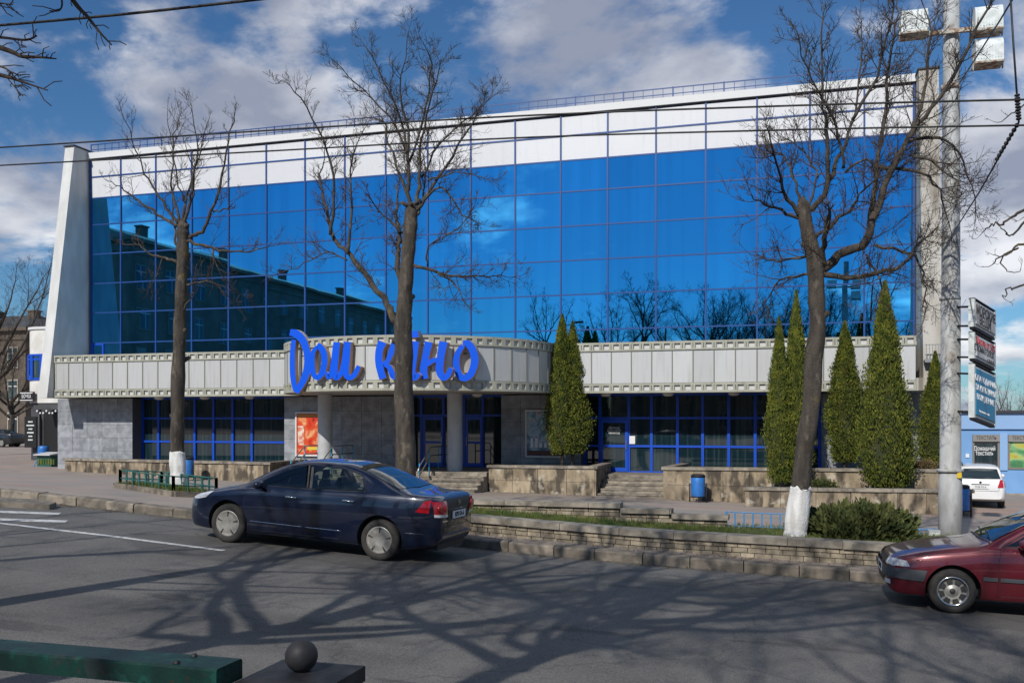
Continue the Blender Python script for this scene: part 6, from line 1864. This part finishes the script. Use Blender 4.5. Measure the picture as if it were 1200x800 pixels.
# ================================================================ FAR HOUSES AND TREES AT THE LEFT
M_brown = mat('old_brown_render', (.13, .10, .078), .9, col2=(.095, .075, .058), nscale=1)
M_roofm = mat('metal_roof', (.055, .058, .062), .75, metal=0, col2=(.04, .042, .045), nscale=2, stretch=(1, 1, 1))
def house(label, X0, X1, Y0, Y1, z0, ze_, rows, cols, wall, face='-y', name='apartment_building', ww=1.1, wh=1.7, roof_h=3.2):
    h = thing(name, label, 'building', ((X0 + X1) / 2, (Y0 + Y1) / 2, z0))
    b = MB(); b.box(X0, X1, Y0, Y1, z0 - 1, ze_); b.build('wall', wall, h)
    b = MB(); o = .5
    b.box(X0 - o, X1 + o, Y0 - o, Y1 + o, ze_ + .002, ze_ + .35)
    b.box(X0 - .12, X1 + .12, Y0 - .12, Y1 + .12, ze_ - .9, ze_ - .6)
    b.build('cornice', wall, h)
    b = MB(); z_ = ze_ + .352
    if face in ('-y', '+y'):
        ym = (Y0 + Y1) / 2; b.v = [(X0 - o, Y0 - o, z_), (X1 + o, Y0 - o, z_), (X1 + o, Y1 + o, z_), (X0 - o, Y1 + o, z_), (X0 + 4, ym, z_ + roof_h), (X1 - 4, ym, z_ + roof_h)]
        b.f = [(0, 1, 5, 4), (2, 3, 4, 5), (1, 2, 5), (3, 0, 4), (3, 2, 1, 0)]
    else:
        xm = (X0 + X1) / 2; b.v = [(X0 - o, Y0 - o, z_), (X1 + o, Y0 - o, z_), (X1 + o, Y1 + o, z_), (X0 - o, Y1 + o, z_), (xm, Y0 + 5, z_ + roof_h), (xm, Y1 - 5, z_ + roof_h)]
        b.f = [(0, 1, 4), (1, 2, 5, 4), (2, 3, 5), (3, 0, 4, 5), (3, 2, 1, 0)]
    rf = b.build('roof', M_roofm, h)
    L = (X1 - X0) if face != '+x' else (Y1 - Y0)
    fh = (ze_ - 1.2 - z0) / rows
    wm_ = mat(label[:10] + 'trim', (.33, .29, .24), .8)
    for i in range(cols):
        s = (i + .5) * L / cols
        for j in range(rows):
            zc_ = z0 + fh * (j + .55)
            b = MB(); g_ = MB()
            if face == '-y':
                x = X0 + s; b.box(x - ww / 2 - .14, x + ww / 2 + .14, Y0 - .10, Y0 - .004, zc_ - wh / 2 - .16, zc_ + wh / 2 + .16); g_.box(x - ww / 2, x + ww / 2, Y0 - .112, Y0 - .102, zc_ - wh / 2, zc_ + wh / 2)
                g2 = MB(); g2.box(x - .04, x + .04, Y0 - .13, Y0 - .114, zc_ - wh / 2, zc_ + wh / 2); g2.box(x - ww / 2, x + ww / 2, Y0 - .128, Y0 - .114, zc_ + wh * .18, zc_ + wh * .24)
            elif face == '+y':
                x = X0 + s; b.box(x - ww / 2 - .14, x + ww / 2 + .14, Y1 + .004, Y1 + .10, zc_ - wh / 2 - .16, zc_ + wh / 2 + .16); g_.box(x - ww / 2, x + ww / 2, Y1 + .102, Y1 + .112, zc_ - wh / 2, zc_ + wh / 2)
                g2 = MB(); g2.box(x - .04, x + .04, Y1 + .114, Y1 + .13, zc_ - wh / 2, zc_ + wh / 2)
            else:
                y = Y0 + s; b.box(X1 + .004, X1 + .10, y - ww / 2 - .14, y + ww / 2 + .14, zc_ - wh / 2 - .16, zc_ + wh / 2 + .16); g_.box(X1 + .102, X1 + .112, y - ww / 2, y + ww / 2, zc_ - wh / 2, zc_ + wh / 2)
                g2 = MB(); g2.box(X1 + .114, X1 + .13, y - .04, y + .04, zc_ - wh / 2, zc_ + wh / 2); g2.box(X1 + .114, X1 + .128, y - ww / 2, y + ww / 2, zc_ + wh * .18, zc_ + wh * .24)
            w_ = b.build('window', wm_, h); g_.build('pane', M_dglass, w_); g2.build('glazing_bar', M_cornice, w_)
    for k in range(4):
        t_ = (k + .7) / 4.4
        b = MB()
        if face != '+x': x, y = X0 + (X1 - X0) * t_, (Y0 + Y1) / 2 - 1.2
        else: x, y = (X0 + X1) / 2 + 2.2, Y0 + (Y1 - Y0) * t_
        b.box(x - .4, x + .4, y - .5, y + .5, z_, z_ + roof_h + .2); b.box(x - .5, x + .5, y - .6, y + .6, z_ + roof_h + .202, z_ + roof_h + .36); b.build('chimney', wall, rf)
    return h
xa_ = atx(-160, 78); xb_ = atx(30, 78)
house('old brown plastered house far behind the white cafe', xa_, xb_, 78, 90, plaza_z(-60, 78), at(10, 388, 78)[1], 3, 7, M_brown, wh=1.9, roof_h=2.0)
random_tree('large bare tree at the edge of the plaza beside the white cafe', (atx(-42, 45), 45, plaza_z(-45, 45)), 14.5, 61, .46, 13, 1.15, .32, 6, .28, shoot=(.6, 1.7))
random_tree('bare tree in front of the old brown house behind the cafe', (atx(14, 62), 62, plaza_z(-55, 62)), 11.0, 62, .42, 11, 1.3, .26, 5, .26, shoot=(.5, 1.4))
for i, (px, Y, H) in enumerate(((1150, 120, 8.2), (1185, 128, 9.5), (1215, 122, 8.0), (1250, 132, 9.0), (1290, 126, 9))):
    x = atx(px, Y)
    random_tree(['thin bare tree behind the blue shop roof', 'wide bare tree above the shop display window', 'third bare tree behind the shop', 'fourth bare tree behind the shop', 'last bare tree behind the shop'][i], (x, Y, plaza_z(x, Y) - .1), H, 80 + i, .45, 9, .5, .22, 4, .22, group='bare trees behind the shop', shoot=(.6, 1.6))

# ---- tree at the right, only its branch ends reach into view
c4 = lambda c: c
Lr = [([(1262, 250), (1225, 240), (1200, 252), (1188, 260), (1177, 259), (1168, 265)], .05, .012), ([(1225, 240), (1200, 272), (1188, 275), (1178, 268)], .03, .010), ([(1262, 300), (1220, 280), (1200, 290), (1180, 303), (1165, 315)], .045, .009),
      ([(1200, 292), (1182, 303), (1188, 318), (1200, 320)], .02, .008), ([(1262, 340), (1225, 330), (1200, 337), (1186, 343), (1182, 352)], .035, .010), ([(1262, 140), (1225, 118), (1200, 125), (1183, 133)], .03, .007),
      ([(1262, 200), (1300, 120), (1330, 0), (1360, -90)], .09, .012), ([(1262, 180), (1250, 80), (1262, -60), (1290, -160)], .09, .012), ([(1262, 260), (1330, 200), (1400, 120)], .07, .012), ([(1262, 240), (1240, 140), (1236, 40), (1250, -60)], .05, .010)]
T, Lm = traced(1262, 676, 18.0, c4, [((1262, 680), .27), ((1262, 655), .24), ((1263, 500), .21), ((1262, 350), .19), ((1262, 220), .16), ((1262, 170), .09)], Lr, 44, .25)
xr_ = atx(1262, 18.0)
make_tree('bare street tree past the lamp pole with crooked branch ends', (xr_, 18.0, plaza_z(xr_, 18.0) - .05), T, Lm, 91, .28, (.2, .6), 2, up=.2)

# ================================================================ ACROSS THE STREET (seen in the mirror glass and by its shadows)
def sun_base(px, py, h):
    x, y = ground_pt(px, py, road_z); L = h / math.tan(SUN_EL)
    return x - L * math.sin(SUN_AZ), y - L * math.cos(SUN_AZ)
def street_tree(label, base, H, seed, nl=10, density=.9, r0=.24, fork=.42, lean=(0, 0), extra=None, spread=.42):
    z = near_z(*base) if base[1] < 4.6 else plaza_z(*base)
    return random_tree(label, (base[0], base[1], z), H, seed, spread, nl, density, r0, 5, fork, lean=lean, shoot=(.5, 1.3))
b1 = sun_base(235, 730, 5.3); street_tree('bare street tree behind the green railing', b1, 12.0, 101, 12, 1.5, .23, .46, lean=(1.0, .2))
b2 = sun_base(590, 775, 5.0); street_tree('bare street tree on the near pavement, opposite the rounded canopy', b2, 12.0, 102, 13, 1.7, .21, .48, lean=(.2, -.3))
b3 = (b2[0] + 6.5, -1.0); street_tree('bare street tree on the near pavement, opposite the leaning tree', b3, 12.5, 103, 14, 1.7, .20, .40)
b4 = (b1[0] - 7.0, -.5); street_tree('bare street tree on the near pavement, opposite the green fenced plot', b4, 12.0, 104, 10, .9, .26, .42)
b5 = (b3[0] + 5.5, -1.5); street_tree('bare street tree on the near pavement, opposite the lamp pole', b5, 12.0, 105, 13, 1.6, .20, .42)
b6 = (b2[0] + 2.6, -6.5); street_tree('bare street tree in the second row behind the near pavement', b6, 13.5, 106, 13, 1.4, .22, .40)
M_oldhouse = mat('old_house_render', (.27, .225, .18), .85, col2=(.21, .175, .14), nscale=.8)
house('four storey old apartment block with chimneys across the street', -76, -58, -62, 3.5, 1.6, 18.4, 4, 15, M_oldhouse, '+x', ww=1.3, wh=2.0, roof_h=3.0)
# lamp post across the street
lp = thing('street_lamp', 'tall thin street lamp with curved arm across the street', 'street lamp', (-22, -16, .3))
b = MB(); b.tube([(-22, -16, 0), (-22, -16, 6)], [.11, .09], 10); b.tube([(-22, -16, 6), (-22, -16, 11.0), (-21.6, -16, 11.9), (-20.6, -16, 12.2)], [.09, .06, .05, .045], 8); b.build('shaft', M_iron, lp, True)
b = MB(); b.box(-20.7, -19.9, -16.15, -15.85, 12.1, 12.28); b.build('lamp_head', M_iron, lp)
# low houses added across the street to darken the ground floor window reflections
M_low = mat('low_house_render', (.16, .13, .10), .9, col2=(.11, .09, .07), nscale=.6)
for i_, (xa_, xb_, hh, lab) in enumerate(((-52, -22, 6.8, 'low brown row house across the street, next to the apartment block'), (-20, 6, 7.6, 'low brown row house across the street behind the second tree row'), (8, 40, 6.6, 'low brown row house across the street opposite the blue shop'))):
    house(lab, xa_, xb_, -44, -34, .4, hh, 2, 7, M_low, '+y', name='added_row_house', ww=1.2, wh=1.5, roof_h=.9)
# dry leaves and grit along the gutter and the foot of the walls
deb = MB(); rnd = random.Random(33)
def leaf(x, y, z, s):
    a = rnd.uniform(0, 6.28); ca_, sa3 = math.cos(a) * s, math.sin(a) * s; i = len(deb.v); t1, t2 = rnd.uniform(0, s * .5), rnd.uniform(0, s * .5)
    deb.v += [(x - ca_, y - sa3, z), (x + sa3 * .5, y - ca_ * .5, z + t1), (x + ca_, y + sa3, z + t2), (x - sa3 * .5, y + ca_ * .5, z)]; deb.f.append((i, i + 1, i + 2, i + 3))
for _ in range(2600):
    x = rnd.uniform(-20, 9); y = KY - abs(rnd.gauss(0, .16)) - .01; leaf(x, y, road_z(x, y) + .006, rnd.uniform(.008, .028))
for _ in range(900):
    x = rnd.uniform(-6.4, 4.2); y = KY + .32 + rnd.uniform(0, .4) ** 1.3; leaf(x, y, plaza_z(x, y) + .012, rnd.uniform(.010, .03))
for _ in range(900):
    x = rnd.uniform(-11, 5); y = 34.2 - abs(rnd.gauss(0, .35)); y = y if x < -1.4 else y - 2.1; leaf(x, y, plaza_z(x, y) + .008, rnd.uniform(.015, .04))
for _ in range(900):
    x = rnd.uniform(-18, 8); y = rnd.uniform(6, 15); leaf(x, y, road_z(x, y) + .006, rnd.uniform(.006, .016))
tag(deb.build('leaf_litter', M_dry), 'dry brown leaves and grit scattered along the gutter and walls', 'leaf litter', kind='stuff')
# branch ends of the railing tree that hang into view at the top left
tw = thing('bare_branch_tree', 'bare tree whose twig ends hang over the street left of the railing', 'tree', (-9.5, 4.0, near_z(-9.5, 4.0)), world=True)
bz0 = near_z(-9.5, 4.0)
b = MB(); b.tube([(-9.5, 4.0, bz0 - .1), (-9.45, 4.0, bz0 + 2), (-9.3, 4.05, bz0 + 4.5), (-9.1, 4.1, bz0 + 7), (-9.0, 4.1, bz0 + 9)], [.24, .2, .17, .12, .05], 12); b.build('trunk', M_bark, tw, True)
b = MB(); rnd = random.Random(14)
def Pq(px, py, Y): x, z = at(px, py, Y); return (x, Y, z)
for br_, r0_, r1_ in (([(-9.2, 4.1, 5.6), Pq(-120, -160, 5.0), Pq(20, -90, 5.2), Pq(85, 0, 5.3), Pq(101, 18, 5.3), Pq(117, 38, 5.3), Pq(131, 53, 5.3)], .05, .004), ([(-9.3, 4.1, 4.7), Pq(-120, 20, 5.0), Pq(0, 56, 5.1), Pq(25, 66, 5.1), Pq(45, 67, 5.1), Pq(66, 69, 5.1)], .045, .004),
                     ([Pq(-60, 40, 5.05), Pq(0, 44, 5.2), Pq(30, 47, 5.2), Pq(43, 42, 5.2)], .018, .006), ([(-9.3, 4.05, 4.3), Pq(-120, 60, 5.0), Pq(0, 88, 5.0), Pq(20, 94, 5.0), Pq(56, 106, 5.0)], .04, .004),
                     ([Pq(-50, 66, 5.0), Pq(0, 78, 5.0), Pq(12, 84, 5.0), Pq(24, 89, 5.0)], .015, .004), ([Pq(60, -40, 5.2), Pq(72, -2, 5.2), Pq(70, 12, 5.2), Pq(58, 13, 5.2)], .014, .004), ([Pq(8, 91, 5.0), Pq(18, 103, 5.0), Pq(27, 113, 5.0)], .006, .003), ([Pq(-60, 0, 5.0), Pq(0, 4, 5.0), Pq(15, 6, 5.0)], .012, .003)):
    r0_ *= .6; P = [Vector(p) for p in catmull([tuple(q) for q in br_], 5)]
    b.tube(P, [r0_ + (r1_ - r0_) * (k / (len(P) - 1)) for k in range(len(P))], 6)
    for k in range(len(P) // 3, len(P) - 1):
        if rnd.random() < .8:
            d = (P[k + 1] - P[k]).normalized(); sd = d.orthogonal(); sd.rotate(Matrix.Rotation(rnd.uniform(0, 6.28), 3, d))
            L = rnd.uniform(.04, .16); b.tube([P[k], P[k] + (d * .7 + sd * .6).normalized() * L * .6, P[k] + (d * .9 + sd * .5).normalized() * L], [.004, .0035, .003], 4)
b.build('branches', M_twig, tw, True)
